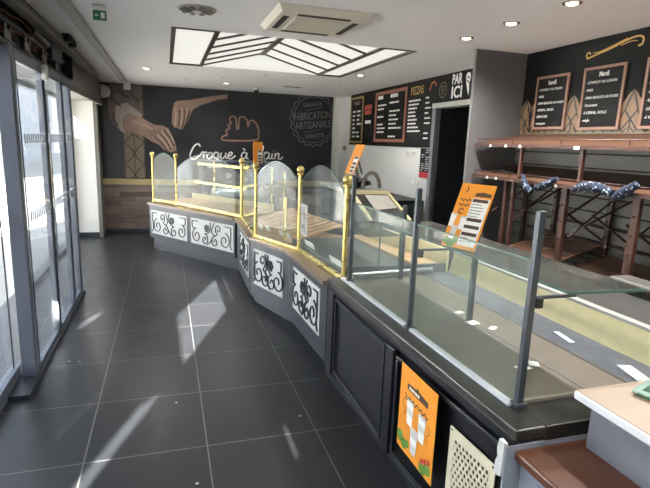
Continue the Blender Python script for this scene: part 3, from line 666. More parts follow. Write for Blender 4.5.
def counter(root, line, back, ztop, zbody, inset, panels, pz0=None):
    """line: front polyline (viewer side) far -> near; back: offset polyline"""
    poly_ = line+back[::-1]
    MB().prism(poly_, zbody, ztop-.03).build('body', m_counter, root)
    cen = Vector((sum(p[0] for p in poly_)/len(poly_), sum(p[1] for p in poly_)/len(poly_)))
    ins = []
    for k, p in enumerate(line):
        a = Vector(line[max(k-1, 0)]); b = Vector(line[min(k+1, len(line)-1)]); d = (b-a).normalized(); n = Vector((-d.y, d.x))
        if n.dot(cen-Vector(p)) < 0: n = -n
        ins.append(tuple(Vector(p)+n*inset))
    MB().prism(ins+back[::-1], .0, zbody).build('plinth', m_counterdk, root)
    MB().prism([tuple(Vector(p)+(Vector(p)-Vector(q)).normalized()*.035) for p, q in zip(line, ins)]+back[::-1], ztop-.03, ztop).build('ledge', m_marble, root, bevel=.004)
    for (i, a, b, flip) in panels:
        P = Vector(line[i]); Q = Vector(line[i+1]); A = P.lerp(Q, a); B = P.lerp(Q, b); d = (B-A)
        n = Vector((-d.y, d.x)).normalized()
        if n.dot(cen-A) > 0: n = -n
        # local x from left to right as the viewer sees it
        z0 = pz0 or zbody+.06; hh = ztop-.03-.07-z0; ww = d.length
        T = frame((A.x+n.x*.001, A.y+n.y*.001, z0), (d.x, d.y, 0), (0, 0, 1))
        if (T.to_3x3() @ Vector((0, 0, 1))).dot(Vector((n.x, n.y, 0))) < 0:
            T = frame((B.x+n.x*.001, B.y+n.y*.001, z0), (-d.x, -d.y, 0), (0, 0, 1))
        p = MB(T).box((0, 0, 0), (ww, hh, .006)).build('panel', m_panel, root)
        s = MB(T); scroll(s, ww, hh, flip, .0062 if ww > .7 else .008); s.build('iron_scrollwork', m_iron, p, smooth=True)
def brass_post(root, x, y, z0, z1, r=.0145):
    o = MB().lathe([(r*1.9, 0), (r*1.9, .012), (r, .02), (r, z1-z0-.075), (r*1.6, z1-z0-.07), (r*1.6, z1-z0-.06), (r*.9, z1-z0-.055)], (x, y, z0), 16).build('post', m_brass, root, smooth=True)
    R = .031; MB().lathe([(R*math.sin(a)+.001, -R*math.cos(a)) for a in [PI*k/10 for k in range(11)]], (x, y, z1-.028), 18).build('finial', m_brass, o, smooth=True)
    return o
def arch_pane(root, A, B, z0, zs, zt, m=None, th=.008):
    A = Vector(A); B = Vector(B); d = B-A; L = d.length; pts = [(0.02, 0), (L-.02, 0), (L-.02, zs-z0)]
    for k in range(1, 16):
        t = k/16; pts.append((L-.02-(L-.04)*t, zs-z0+(zt-zs)*math.sin(PI*t)**.8))
    pts.append((.02, zs-z0))
    T = frame((A.x, A.y, z0), (d.x, d.y, 0), (0, 0, 1))
    o = MB(T).prism(pts, -th/2, th/2).build('glass_pane', m_glass, root)
    e = MB(T).tube([(p[0], p[1], 0) for p in pts[2:]], .0045, 6, flat=Vector((0, 0, 1)))
    e.build('glass_edge', m_glassedge, o); return o

ZL = .67
fc = thing('pastry_counter', 'grey pastry counter with brass posts running diagonally before the mural', 'display counter', (.7, 7.1, 0))
counter(fc, [(-.25, 7.62), (.78, 6.05)], [(.35, 8.15), (1.42, 6.55)], ZL, .17, .06, [(0, .03, .485, False), (0, .53, .985, True)])
fp = [(-.19, 7.68), (.125, 7.27), (.85, 6.0)]
# the posts follow the front edge
for x, y in fp: brass_post(fc, x, y, ZL, 1.385)
MB().bar((-.19, 7.68, ZL+.03), (.125, 7.27, ZL+.03), .035, .036).bar((.125, 7.27, ZL+.03), (.85, 6.0, ZL+.03), .035, .036).build('brass_base_rail', m_brass, fc, bevel=.006)
arch_pane(fc, fp[0], fp[1], ZL+.05, 1.25, 1.38)
arch_pane(fc, fp[1], fp[2], ZL+.05, 1.16, 1.40)
MB().prism([(-.15, 7.72), (.80, 6.12), (1.38, 6.55), (.36, 8.08)], ZL, ZL+.012).build('deck', m_tan, fc)
for zz, nm in ((1.25, 'top_shelf'), (1.0, 'lower_shelf')):
    q = [(.43, 7.35), (1.0, 6.38), (1.32, 6.62), (.72, 7.65)] if zz > 1.1 else [(.38, 7.3), (.95, 6.30), (1.32, 6.62), (.72, 7.65)]
    s = MB().prism(q, zz-.01, zz).build(nm, m_shelfglass, fc)
    MB().bar((*q[0], zz), (*q[1], zz), .022, .03).build('brass_nosing', m_brass, s)
# curved end glass of the far case
eg = MB(frame((-.19, 7.70, ZL+.02), (.55, .42, 0), (0, 0, 1)))
pts = [(0, 0), (.62, 0), (.62, .52)]+[(.62-.62*k/10, .52*math.cos(k/10*PI/2)**.6+.0) for k in range(1, 10)]
eg.prism(pts, -.004, .004).build('end_pane', m_glass, fc)
for x, y in ((.68, 7.68), (1.34, 6.60)): MB().tube([(x, y, ZL), (x, y, 1.27)], .011, 10).build('shelf_rod', m_brass, fc, smooth=True)
gg = glass_mat('cloudy_pane', '#e6e9e4', .1, .3, '#e8e8e0')
MB().prism([(.37, 8.08), (1.36, 6.6), (1.375, 6.61), (.385, 8.09)], ZL+.012, .76).build('back_lip', m_cream, fc)

mc = thing('pastry_counter', 'grey curved pastry counter with brass posts joining the black counter', 'display counter', (1.3, 4.6, 0))
line = [(.80, 6.02), (.775, 4.80), (1.0, 4.12), (1.035, 3.145)]
back = [(1.50, 6.25), (1.56, 4.95), (1.80, 4.45), (1.97, 3.145)]
counter(mc, line, back, ZL+.005, .075, .055, [(0, .30, .88, False), (1, .10, .86, False), (2, .16, .86, True)], .22)
mp_ = [(.86, 6.0), (.815, 4.78), (1.075, 4.10), (1.14, 3.12)]
for (x, y), zt in zip(mp_[1:], (1.395, 1.40, 1.395)): brass_post(mc, x, y, ZL+.005, zt, .017)
rail = MB()
for a, b in zip(mp_[:-1], mp_[1:]): rail.bar((*a, ZL+.02), (*b, ZL+.02), .035, .03)
rail.build('brass_base_rail', m_brass, mc, bevel=.005)
arch_pane(mc, mp_[0], mp_[1], ZL+.035, 1.26, 1.39); arch_pane(mc, mp_[1], mp_[2], ZL+.035, 1.26, 1.42); arch_pane(mc, mp_[2], mp_[3], ZL+.035, 1.25, 1.43)
MB().prism([(.86, 5.95), (.85, 4.82), (1.07, 4.4), (1.75, 4.5), (1.52, 4.95), (1.47, 6.2)], ZL, ZL+.02).build('wood_deck', m_tan, mc)
MB().prism([(1.09, 4.40), (1.16, 3.16), (1.90, 3.16), (1.78, 4.42)], ZL, ZL+.055).build('grey_plate', m_deckgrey, mc)
MB().prism([(1.66, 4.40), (1.74, 3.17), (1.95, 3.17), (1.79, 4.44)], ZL+.055, ZL+.075).build('tan_shelf', m_tan, mc)
MB().prism([(1.78, 4.44), (1.955, 3.15), (1.97, 3.15), (1.795, 4.45)], ZL+.0, ZL+.20).build('rear_lip', m_cream, mc)
MB().box((1.16, 3.15, ZL+.02), (1.95, 3.18, ZL+.09)).build('plate_end', m_deckgrey, mc)
wk = MB()
for k in range(11):
    t = k/10; a = Vector((.98, 5.75, ZL+.03)).lerp(Vector((1.16, 4.55, ZL+.03)), t); b = Vector((1.42, 5.85, ZL+.13)).lerp(Vector((1.62, 4.62, ZL+.13)), t)
    wk.bar(a, b, .07, .014)
wk.bar((.98, 5.8, ZL+.035), (1.17, 4.5, ZL+.035), .025, .03).bar((1.42, 5.9, ZL+.13), (1.63, 4.58, ZL+.13), .025, .03)
tag(wk.build('slatted_bread_board', m_tan), 'tan slatted board tilted inside the curved counter behind the brass posts', 'board')
MB().prism([(1.02, 5.9), (.98, 4.9), (1.18, 4.2), (1.45, 4.35), (1.3, 4.95), (1.35, 5.95)], 1.08, 1.088).build('glass_shelf', m_shelfglass, mc)
MB().tube([(1.06, 4.55, ZL), (1.06, 4.55, 1.09)], .012, 10).build('shelf_rod', m_brass, mc)
MB().tube([(1.30, 4.95, ZL), (1.30, 4.95, 1.30)], .012, 10).build('shelf_rod', m_brass, mc)
MB().tube([(1.35, 5.9, ZL), (1.35, 5.9, 1.25)], .012, 10).build('shelf_rod', m_brass, mc)
MB().bar((1.45, 3.18, ZL+.30), (1.45, 4.3, ZL+.30), .25, .008).build('glass_shelf', m_shelfglass, mc)
# scrollwork reflection drawn as a pale film and flourish on the third pane
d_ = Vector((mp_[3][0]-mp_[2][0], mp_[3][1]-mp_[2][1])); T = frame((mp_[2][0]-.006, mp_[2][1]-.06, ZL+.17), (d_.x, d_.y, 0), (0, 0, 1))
f = MB(T); f.prism([(0, 0), (.17, 0), (.17, .26), (0, .26)], .0, .002); o = f.build('painted_reflection', glass_mat('reflection_film', '#ffffff', .02, .33, '#ffffff'), mc)
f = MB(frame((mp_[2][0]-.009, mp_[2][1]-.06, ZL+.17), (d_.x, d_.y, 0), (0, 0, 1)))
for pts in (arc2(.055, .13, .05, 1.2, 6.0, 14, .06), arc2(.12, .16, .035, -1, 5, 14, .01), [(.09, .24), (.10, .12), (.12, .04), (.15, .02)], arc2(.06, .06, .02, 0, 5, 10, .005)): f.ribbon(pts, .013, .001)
f.build('reflection_flourish', m_iron, o)
def price_card(x, y, z, ang, w_, lb):
    T = frame((x, y, z), (math.cos(ang), math.sin(ang), 0), (-.35*-math.sin(ang), -.35*math.cos(ang)*-1, .9))
    tag(MB(T).box((-w_/2, 0, -.002), (w_/2, .055, .002)).build('price_card', m_tag), lb, 'price card', 'blank price cards behind the brass rail')
zc_ = ZL+.022
price_card(.94, 5.15, zc_, -1.25, .07, 'blank white price card behind the curved glass, leftmost of four small ones')
price_card(.985, 5.02, zc_, -1.25, .07, 'blank white price card behind the curved glass, second of four small ones')
price_card(1.07, 4.76, zc_, -1.25, .07, 'blank white price card behind the curved glass, third of four small ones')
price_card(1.10, 4.61, zc_, -1.25, .07, 'blank white price card behind the curved glass, nearest of the four small ones')
price_card(1.15, 4.0, zc_+.035, -1.5, .22, 'long white price strip just right of the middle brass post')
price_card(1.175, 3.37, zc_+.035, -1.5, .22, 'long white price strip at the foot of the nearest brass post')

# ------------------------------------------------------------------ black counter
XB, YN, YF, ZD = 1.035, 1.222, 3.135, .70
dc = thing('display_counter', 'black display counter with tall glass front and worn steel deck', 'display counter', (1.5, 2.15, 0))
MB().box((XB+.02, YN, .06), (1.98, YF, ZD-.04)).build('carcass', m_navy, dc)
MB().box((XB+.06, YN+.03, 0), (1.95, YF, .06)).build('plinth', m_navy, dc)
fr = MB()
fr.box((XB, YN, .0), (XB+.02, YF, .05)).box((XB, YN, .62), (XB+.02, YF, ZD-.04))
for a, b in ((YF-.12, YF), (2.08, 2.17), (YN, YN+.04)): fr.box((XB, a, .05), (XB+.02, b, .62))
fr.build('front_frame', m_navy, dc, bevel=.005)
mo = MB()
for a, b in ((2.19, 2.99), (1.24, 2.06)):
    Tm = frame((XB+.016, b, .07), (0, -1, 0), (0, 0, 1)); mm = MB(Tm); rect_frame(mm, 0, 0, b-a, .53, .022, .012)
    mm.build('panel_moulding', m_navy, dc, bevel=.004)
MB().box((XB-.008, YN-.007, ZD-.04), (1.145, YF, ZD)).build('front_ledge', m_ledge, dc, bevel=.006)
MB().box((1.1452, YN-.007, ZD-.055), (1.98, 1.365, ZD)).build('end_ledge', m_ledge, dc, bevel=.004)
MB().box((1.165, 1.362, ZD-.03), (1.98, 1.377, ZD+.012)).build('end_nosing', mat('nosing', '#857d70', .4, noise=.2, nscale=20), dc)
MB().box((1.108, 1.36, ZD), (1.135, YF-.05, ZD+.012)).build('white_channel', m_strip, dc)
MB().box((1.145, 1.37, ZD-.04), (1.73, YF, ZD+.006)).build('deck', m_deck, dc)
MB().box((1.725, 1.37, ZD-.02), (1.735, YF, ZD+.009)).box((1.496, 1.37, ZD-.02), (1.501, YF, ZD+.0075)).build('deck_joint', mat('joint_dark', '#4e473e', .6), dc)
MB().box((1.735, 1.37, ZD-.04), (1.985, YF, ZD+.004)).build('rear_gutter', m_bluish, dc)
MB().hexa([(1.965, 1.17, ZD), (1.985, 1.17, ZD), (1.985, 3.13, ZD), (1.965, 3.13, ZD)], [(2.0, 1.17, .84), (2.02, 1.17, .84), (2.02, 3.13, .84), (2.0, 3.13, .84)]).build('rear_fascia', m_cream, dc)
MB().box((1.99, 1.17, .84), (2.035, 3.13, .857)).build('rear_edge', mat('rear_edge_grey', '#9b9a93', .4), dc, bevel=.003)
MB().tube([(1.17, 3.03, ZD+.035), (1.80, 3.09, ZD+.035)], .02, 12).build('cross_tube', m_alubar, dc, smooth=True)
ys = (3.0, 2.13, 1.35)
for k, y in enumerate(ys):
    p = MB().box((1.128, y-.011, ZD), (1.153, y+.011, 1.405)).build('post', m_steel, dc, bevel=.002)
    MB().box((1.12, y-.02, ZD), (1.165, y+.02, ZD+.018)).build('foot', m_steel, p, bevel=.002)
    MB().box((1.153, y-.016, 1.07), (1.182, y+.016, 1.108)).build('clamp', m_blackpl, p, bevel=.003)
    MB().box((1.153, y-.006, 1.100), (1.33, y+.006, 1.1105)).build('bracket_arm', m_steel, p)
for y in (3.0, 2.17):
    MB().box((1.50, y-.012, ZD), (1.525, y+.012, 1.21)).build('rear_post', m_steel, dc, bevel=.002)
for a, b in ((ys[0], ys[1]), (ys[1], ys[2])):
    o = MB().box((1.136, b+.013, ZD+.012), (1.144, a-.013, 1.235)).build('front_pane', m_glass, dc)
    MB().box((1.135, b+.013, 1.231), (1.145, a-.013, 1.237)).box((1.135, b+.012, ZD+.012), (1.145, b+.017, 1.235)).build('pane_edge', m_glassedge, o)
# glass shelf
o = MB().prism([(1.30, 1.345), (1.655, 1.325), (1.655, 2.9), (1.30, 2.9)], 1.111, 1.119).build('glass_shelf', m_shelfglass, dc)
MB().prism([(1.299, 1.340), (1.656, 1.320), (1.656, 1.327), (1.299, 1.347)], 1.110, 1.120).box((1.296, 1.345, 1.110), (1.300, 2.9, 1.120)).build('shelf_edge', m_glassedge, o)
o = MB().box((1.16, 2.155, ZD+.01), (1.49, 2.161, 1.09)).build('cross_pane', m_glass, dc)
MB().box((1.487, 2.154, ZD+.01), (1.494, 2.162, 1.09)).build('pane_edge', m_glassedge, o)
o = MB().box((1.16, 2.998, ZD+.08), (1.49, 3.004, 1.18)).build('cross_pane', m_glass, dc)
MB().box((1.487, 2.997, ZD+.08), (1.494, 3.005, 1.18)).box((1.34, 2.997, ZD+.08), (1.346, 3.005, 1.18)).build('pane_edge', m_glassedge, o)
# (grille)
gv = thing('vent_grille', 'cream perforated vent grille low on the black counter front', 'vent', (XB-.002, 1.42, .0))
T = frame((XB+.014, 1.59, .04), (0, -1, 0), (0, 0, 1))
Wg, Hg = .275, .46
ga = MB(T)
nx, nz, r_ = 9, 15, .0
px_, pz_ = .215/nx, .38/nz
ga.box((0, 0, 0), (Wg, .04, .004)).box((0, Hg-.04, 0), (Wg, Hg, .004)).box((0, .04, 0), (.03, Hg-.04, .004)).box((Wg-.03, .04, 0), (Wg, Hg-.04, .004))
gb = MB(T).box((.02, .03, -.004), (Wg-.02, Hg-.03, .0)); 
for j in range(nz+1):
    z_ = .04+j*.38/nz; ga.box((.03, z_-.004, 0), (Wg-.03, z_+.004, .004))
    if j < nz:
        for i in range(nx+1):
            x_ = .03+(i+(.5 if j % 2 else 0))*px_
            if x_ < Wg-.028: ga.box((x_-.005, z_+.004, 0), (x_+.005, z_+.38/nz-.004, .004))
gv_p = ga.build('perforated_plate', m_vent, gv); gb.build('dark_backing', m_blackpl, gv)
f = MB(T)
for a in (.012, Wg-.012):
    for b in (.012, Hg-.012): f.prism(arc2(a, b, .005, 0, 2*PI*.95, 8), .004, .006)
f.build('screws', m_mechlt, gv)
# orange poster on the counter front
m_cup2 = mat('cup_shade', '#c9c7c2', .6)
def cups(T, parent, s=1.):
    for k, (x, y, w_, h_) in enumerate(((-.05, .045, .058, .11), (.05, .03, .06, .11), (-.002, -.055, .06, .11))):
        x *= s; y *= s; w_ *= s; h_ *= s; q = T @ Matrix.Translation((0, 0, .0012*k))
        o = MB(q).prism([(x-w_*.34, y-h_/2), (x+w_*.34, y-h_/2), (x+w_*.47, y+h_*.36), (x-w_*.47, y+h_*.36)], 0, .001).build('cup', m_cup2 if k == 2 else m_paper, parent)
        MB(q).prism([(x-w_*.54, y+h_*.37), (x+w_*.54, y+h_*.37), (x+w_*.46, y+h_*.5), (x-w_*.46, y+h_*.5)], 0, .001).build('cup_lid', m_cup2, o)
        if s > 1: MB(q).prism([(x-w_*.40, y-h_*.12), (x+w_*.40, y-h_*.12), (x+w_*.43, y+h_*.14), (x-w_*.43, y+h_*.14)], .001, .0016).build('cup_band', m_paper if k == 2 else m_cup2, o)
po = thing('counter_poster', 'orange paper poster with white cups stuck on the black counter front', 'poster', (XB, 1.80, .19))
T = frame((XB-.001, 1.97, .19), (0, -1, 0), (0, 0, 1)); PW, PH = .33, .42
MB(T).box((0, 0, 0), (PW, PH, .002)).build('sheet', m_orange, po)
MB(T).prism([(.07, .345), (.15, .352), (.165, .363), (.18, .352), (.26, .345), (.26, .318), (.07, .318)], .002, .003).build('banner', m_brownlab, po)
f = MB(T @ Matrix.Translation((0, 0, .0032))); scribbles(f, .09, .26, .322, .342, 1, .012, 41); f.build('banner_lettering', m_paper, po)
f = MB(T @ Matrix.Translation((0, 0, .002))); f.ribbon(smooth_pts([(.05+.012*i, .275+.012*math.sin(i*2.1)+(.012 if i in (0, 5, 11) else 0)) for i in range(19)], 3), .006, .001)
f.build('script_line', m_brownlab, po)
cups(T @ Matrix.Translation((.165, .165, .002)), po, 1.15)
for x, y, q in ((.03, .06, .03), (.07, .04, .028), (.25, .03, .03), (.29, .05, .028), (.10, .055, .02)): MB(T @ Matrix.Translation((0, 0, .002))).prism(arc2(x, y, q, 0, 6.0, 9), 0, .001).build('leaf_print', m_leaf, po)
f = MB(T @ Matrix.Translation((0, 0, .003)))
for x, y in ((.27, .075), (.30, .09), (.245, .06)): f.prism(arc2(x, y, .014, 0, 6.0, 8), 0, .001)
f.build('berry_print', mat('poster_red', '#b03a2c', .6), po)
f = MB(T @ Matrix.Translation((0, 0, .002)))
for x, y, s in ((.05, .22, 1), (.28, .20, -1)): f.ribbon(smooth_pts([(x, y-.04), (x+s*.015, y-.01), (x-s*.01, y+.02), (x+s*.01, y+.05)], 4), .006, .001)
f.build('flourish_print', mat('poster_flourish', '#a35f18', .6), po)
# the counter front runs slightly askew towards its near end
bpy.context.view_layer.update()
for root_ in (dc, gv):
    for o_ in [q for q in bpy.data.objects if q.type == 'MESH' and (q.parent == root_ or (q.parent and q.parent.parent == root_))]:
        off_ = wloc(o_)
        for v_ in o_.data.vertices:
            X_, Y_ = v_.co.x+off_.x, v_.co.y+off_.y
            if X_ < 1.62: v_.co.x += max(0, 2.1-Y_)*.050*min(1, (1.62-X_)/.3)
# menu stand on the glass shelf (leaning board)
def lean_board(name, BL, BR, back, h, lb, cat, full=True, group=None):
    BL = Vector(BL); BR = Vector(BR); up = Vector(back)+Vector((0, 0, h)); x = (BR-BL); W_ = x.length; H_ = up.length
    T = frame(BL, x, up); t = thing(name, lb, cat, (BL+BR)/2, group)
    MB(T).box((0, 0, 0), (W_, H_, .005)).build('board', m_orange, t)
    tt = T @ Matrix.Translation((0, 0, .0052))
    if full:
        MB(tt).prism([(W_*.46, 0.05*H_), (W_*.96, .05*H_), (W_*.96, .78*H_), (W_*.46, .78*H_)], 0, .0008).build('list_panel', m_paper, t)
        MB(tt).prism([(W_*.50, .86*H_), (W_*.72, .88*H_), (W_*.95, .86*H_), (W_*.95, .81*H_), (W_*.50, .81*H_)], 0, .001).build('banner', m_brownlab, t)
        f = MB(tt @ Matrix.Translation((0, 0, .001)))
        for q in (.745, .45, .34, .23): f.prism([(W_*.48, q*H_-.008), (W_*.92, q*H_-.008), (W_*.92, q*H_+.009), (W_*.48, q*H_+.009)], 0, .0006)
        f.build('list_headings', m_brownlab, t)
        f = MB(tt @ Matrix.Translation((0, 0, .001))); scribbles(f, W_*.49, W_*.9, .48*H_, .71*H_, 5, .005, 51); scribbles(f, W_*.49, W_*.9, .09*H_, .2*H_, 2, .005, 52); f.build('list_lines', mat('list_ink', '#8b8985', .6), t)
        f = MB(tt)
        for zz in (.74, .66): f.ribbon(smooth_pts([(W_*(.1+.045*i), H_*(zz+.02*math.sin(i*2.3))) for i in range(8)], 3), .005, .0008)
        f.ribbon(smooth_pts([(W_*.2, H_*.86), (W_*.24, H_*.9), (W_*.2, H_*.95)], 3), .006, .0008); f.ribbon(arc2(W_*.24, H_*.56, W_*.07, .5, 5.5, 10), .006, .0008)
        f.build('script_line', m_brownlab, t)
        cups(tt @ Matrix.Translation((W_*.24, H_*.33, .0)), t, .62)
        f = MB(tt)
        for a, b, q in ((.1, .1, .02), (.25, .07, .026), (.36, .12, .018)): f.prism(arc2(a*W_, b*H_, q, 0, 6., 9), 0, .0008)
        f.build('leaf_print', m_leaf, t)
    else:
        MB(tt).prism([(W_*.45, .04*H_), (W_*.95, .04*H_), (W_*.95, .6*H_), (W_*.45, .6*H_)], 0, .0008).build('list_panel', m_paper, t)
        f = MB(tt @ Matrix.Translation((0, 0, .001)))
        for q in (.55, .35, .22, .1): f.prism([(W_*.5, q*H_-.008), (W_*.88, q*H_-.008), (W_*.88, q*H_+.008), (W_*.5, q*H_+.008)], 0, .0006)
        f.build('list_headings', m_brownlab, t)
    # easel strut behind
    mid = (BL+BR)/2; foot = mid+Vector(back)*1.15; foot.z = mid.z
    topm = mid+Vector(back)*.62+Vector((0, 0, h*.62)); n_ = T.to_3x3() @ Vector((0, 0, 1))
    MB().bar(topm-n_*.003, foot-n_*.002+Vector((0, 0, .003)), .03, .004).build('strut', m_acdark, t)
    return t
lean_board('menu_stand', (1.305, 2.165, 1.12), (1.375, 1.985, 1.12), (.127, .054, 0), .305, 'orange menu card with cups and price list leaning on the glass shelf', 'menu card')
lean_board('menu_card', (.79, 4.80, 1.385), (.885, 4.83, 1.385), (.075, .03, 0), .185, 'small orange and white menu card on a far brass post, hiding a script letter', 'menu card', False)
lean_board('menu_card', (1.15, 3.20, 1.405), (1.16, 3.07, 1.405), (.075, .0, 0), .19, 'narrow orange and white menu card seen edge on above the nearest brass post', 'menu card', False)
# tickets on the deck
for k, (x, y, a, sx_, sy_, lb) in enumerate(((1.52, 2.28, .3, .05, .035, 'leaning on the deck joint, farthest'), (1.50, 2.12, .1, .06, .05, 'by the foot of the rear post'), (1.56, 2.03, .6, .05, .03, 'just nearer than the rear post'),
                                    (1.40, 1.60, .2, .06, .045, 'behind the front glass next to the near post'), (1.47, 1.62, 1.0, .05, .04, 'on the deck right of the near post'))):
    c_, s_ = math.cos(a), math.sin(a)
    tag(MB(frame((x, y, ZD+.0095), (c_, s_, 0), (-s_, c_, 0))).box((-sx_/2, -sy_/2, 0), (sx_/2, sy_/2, .002)).build('paper_ticket', m_tag), 'small white paper ticket on the deck, '+lb, 'paper ticket', 'paper tickets on the deck')
tag(MB(frame((1.84, 1.85, ZD+.006), (.2, 1, 0), (-1, .2, 0))).box((-.07, -.014, 0), (.07, .014, .004)).build('white_strip', m_strip), 'white plastic strip lying in the bluish gutter behind the deck', 'strip')
tag(MB(frame((1.83, 1.45, ZD+.006), (.3, 1, 0), (-1, .3, 0))).box((-.07, -.03, 0), (.07, .03, .006)).build('white_strip', m_strip), 'pale blue strip in the gutter beside the white-topped counter', 'strip')

# ------------------------------------------------------------------ near right cabinets
lc = thing('low_cabinet', 'low grey cabinet with shiny brown top against the counter end', 'cabinet', (1.25, .8, 0))
MB().box((1.10, .2, 0), (1.50, 1.212, .597)).build('body', m_boxgrey, lc)
MB().box((1.068, .17, .597), (1.52, 1.2145, .632)).build('top', m_brownsh, lc, bevel=.008)
MB().box((1.094, .70, .03), (1.10, 1.14, .56)).box((1.094, .22, .03), (1.10, .68, .56)).build('door', m_boxgrey, lc, bevel=.003)
tc_ = thing('cash_counter', 'tall grey counter with beige white-edged top at the lower right', 'counter', (1.8, .65, 0))
MB().box((1.318, .1, .6325), (2.3, 1.17, .80)).box((1.53, .1, 0), (2.3, 1.17, .626)).build('body', m_boxgrey2, tc_)
MB().box((1.272, .05, .797), (2.34, 1.207, .826)).build('edge_band', m_edge, tc_, bevel=.006)
MB().box((1.278, .055, .826), (2.335, 1.201, .829)).build('top', m_beige, tc_)
MB().box((1.036, 1.2155, .10), (1.98, 1.2215, .646)).build('grey_end_panel', m_boxgrey, dc)
chip = MB(frame((1.030, 1.171, .50), (0, 1, 0), (0, 0, 1))); 
chip.T = frame((1.0345, 1.26, .525), (0, -1, 0), (0, 0, 1))
chip.prism([(0, .02), (.012, .0), (.036, .01), (.0385, .05), (.0385, .13), (.012, .135), (.006, .10), (.012, .07), (.004, .05)], -.012, .003)
chip.build('chipped_corner', m_panel, dc)
ds = thing('coin_dish', 'square green glass coin dish on the beige counter top', 'dish', (1.52, 1.03, .829))
c = MB(frame((1.53, 1.08, .829), (1, .35, 0), (-.35, 1, 0)))
c.hexa([(-.06, -.06, 0), (.06, -.06, 0), (.06, .06, 0), (-.06, .06, 0)], [(-.08, -.08, .012), (.08, -.08, .012), (.08, .08, .012), (-.08, .08, .012)]).build('base', m_dish, ds, bevel=.003)
c = MB(frame((1.53, 1.08, .841), (1, .35, 0), (-.35, 1, 0))); rect_frame(c, -.08, -.08, .08, .08, .022, .010); c.build('rim', mat('green_glass_rim', '#93aca0', .15, noise=.1), ds, bevel=.003)

# ------------------------------------------------------------------ rear worktops, cooler and clutter behind the counters
wt = thing('rear_worktop', 'grey steel worktop behind the black counter below the bread rack', 'worktop', (2.2, 2.1, 0))
MB().box((2.04, 1.3, .80), (2.40, 3.0, .845)).build('top', mat('worktop_grey', '#454441', .4, noise=.08), wt, bevel=.004)
MB().box((2.06, 1.32, 0), (2.38, 2.95, .80)).build('body', m_teal, wt)
sb = thing('stone_slab', 'rounded grey slab with dark edge on the worktop at the right border', 'slab', (2.45, 2.0, .85))
MB().box((2.405, 1.6, .845), (2.55, 2.22, .875)).build('dark_edge', m_blackpl, sb)
MB().box((2.40, 1.6, .876), (2.55, 2.16, .915)).build('slab', mat('slab_grey', '#55524e', .5, noise=.1), sb, bevel=.02, seg=4)
cl = thing('chilled_cabinet', 'cream edged chilled cabinet with sloping glass behind the curved counter', 'cabinet', (2.1, 5.1, 0))
MB().prism([(4.38, .0), (4.42, .86), (5.0, 1.09), (6.1, 1.09), (6.1, 0)], 0, 1).v
T = frame((1.86, 0, 0), (0, 1, 0), (0, 0, 1))   # local x = y, y = z, z = +x
MB(T).prism([(4.45, 0), (4.45, .80), (5.02, 1.04), (6.1, 1.04), (6.1, 0)], .02, .42).build('body', m_teal, cl)
MB(T).box((4.98, 1.07, 0), (6.12, 1.11, .44)).build('top', mat('cooler_top_grey', '#8d8c88', .35, noise=.05), cl, bevel=.004)
MB().box((1.86, 4.965, 1.075), (2.30, 4.985, 1.115)).build('cream_front_edge', m_cream, cl)
MB().bar((2.285, 4.98, 1.09), (2.285, 4.41, .875), .03, .025).bar((1.875, 4.98, 1.09), (1.875, 4.41, .875), .03, .025).build('cream_side_frame', m_cream, cl)
MB().hexa([(1.89, 4.42, .87), (2.27, 4.42, .87), (2.27, 4.97, 1.075), (1.89, 4.97, 1.075)], [(1.89, 4.42, .876), (2.27, 4.42, .876), (2.27, 4.97, 1.081), (1.89, 4.97, 1.081)]).build('sloping_glass', m_shelfglass, cl)
MB().hexa([(2.0, 4.62, .955), (2.26, 4.66, .97), (2.26, 4.93, 1.07), (2.0, 4.93, 1.07)], [(2.0, 4.62, .957), (2.26, 4.66, .972), (2.26, 4.93, 1.072), (2.0, 4.93, 1.072)]).build('pale_sheet', mat('cooler_sheet', '#b5aea3', .6, noise=.1), cl)  # pale patch lying on the sloping glass
hz = thing('hose_tangle', 'dark cables with a looped grey hose heaped on the chilled cabinet', 'cable', (2.08, 5.4, 1.11))
hp = []
for k in range(20):
    a = PI*k/19; hp.append((2.18-.10*math.cos(a), 5.2, 1.125+.17*math.sin(a)))
MB().tube(hp, .022, 10).build('hose_loop', m_hose, hz, smooth=True)
hp = [(2.03+.09*math.cos(PI*k/15), 5.45, 1.13+.24*math.sin(PI*k/15)) for k in range(16)]
MB().tube(hp, .02, 10).build('hose_loop', m_hose, hz, smooth=True)
rnd = random.Random(4); c = MB()
for k in range(4):
    pts = [(1.94+.26*rnd.random(), 5.2+.25*rnd.random(), 1.125+.10*rnd.random()) for _ in range(7)]; c.tube(smooth_pts(pts, 5), .016, 7)
c.build('cable_coils', m_blackpl, hz, smooth=True)
rc = thing('dark_base_unit', 'dark grey base unit against the cream wall beside the doorway', 'cabinet', (2.75, 6.0, 0))
MB().box((2.42, 5.66, 0), (3.085, 7.6, .90)).build('body', m_teal, rc); MB().box((2.40, 5.64, .90), (3.09, 7.62, .93)).build('top', m_blackpl, rc, bevel=.004)
MB().box((2.412, 5.72, .06), (2.42, 6.6, .86)).box((2.412, 6.64, .06), (2.42, 7.56, .86)).build('door', m_teal, rc)
bk = thing('brown_tray', 'small brown tray of odds and ends on the dark base unit', 'tray', (2.62, 6.1, .93))
MB().lathe([(.14, 0), (.18, .05), (.17, .05), (.13, .012)], (2.66, 6.0, .93), 22).build('tray', mat('tray_brown', '#5a4433', .6, noise=.2), bk, smooth=True)
c = MB()
for k in range(4): c.tube([(2.55+.06*k, 5.92+.05*(k % 2), .965), (2.62+.05*k, 6.06, .99)], .02, 8)
c.build('rolled_items', mat('kraft', '#7a6248', .7, noise=.2), bk, smooth=True)
ov = thing('blue_black_oven', 'blue-black oven box behind the far counter glass', 'oven', (1.15, 8.5, 0))
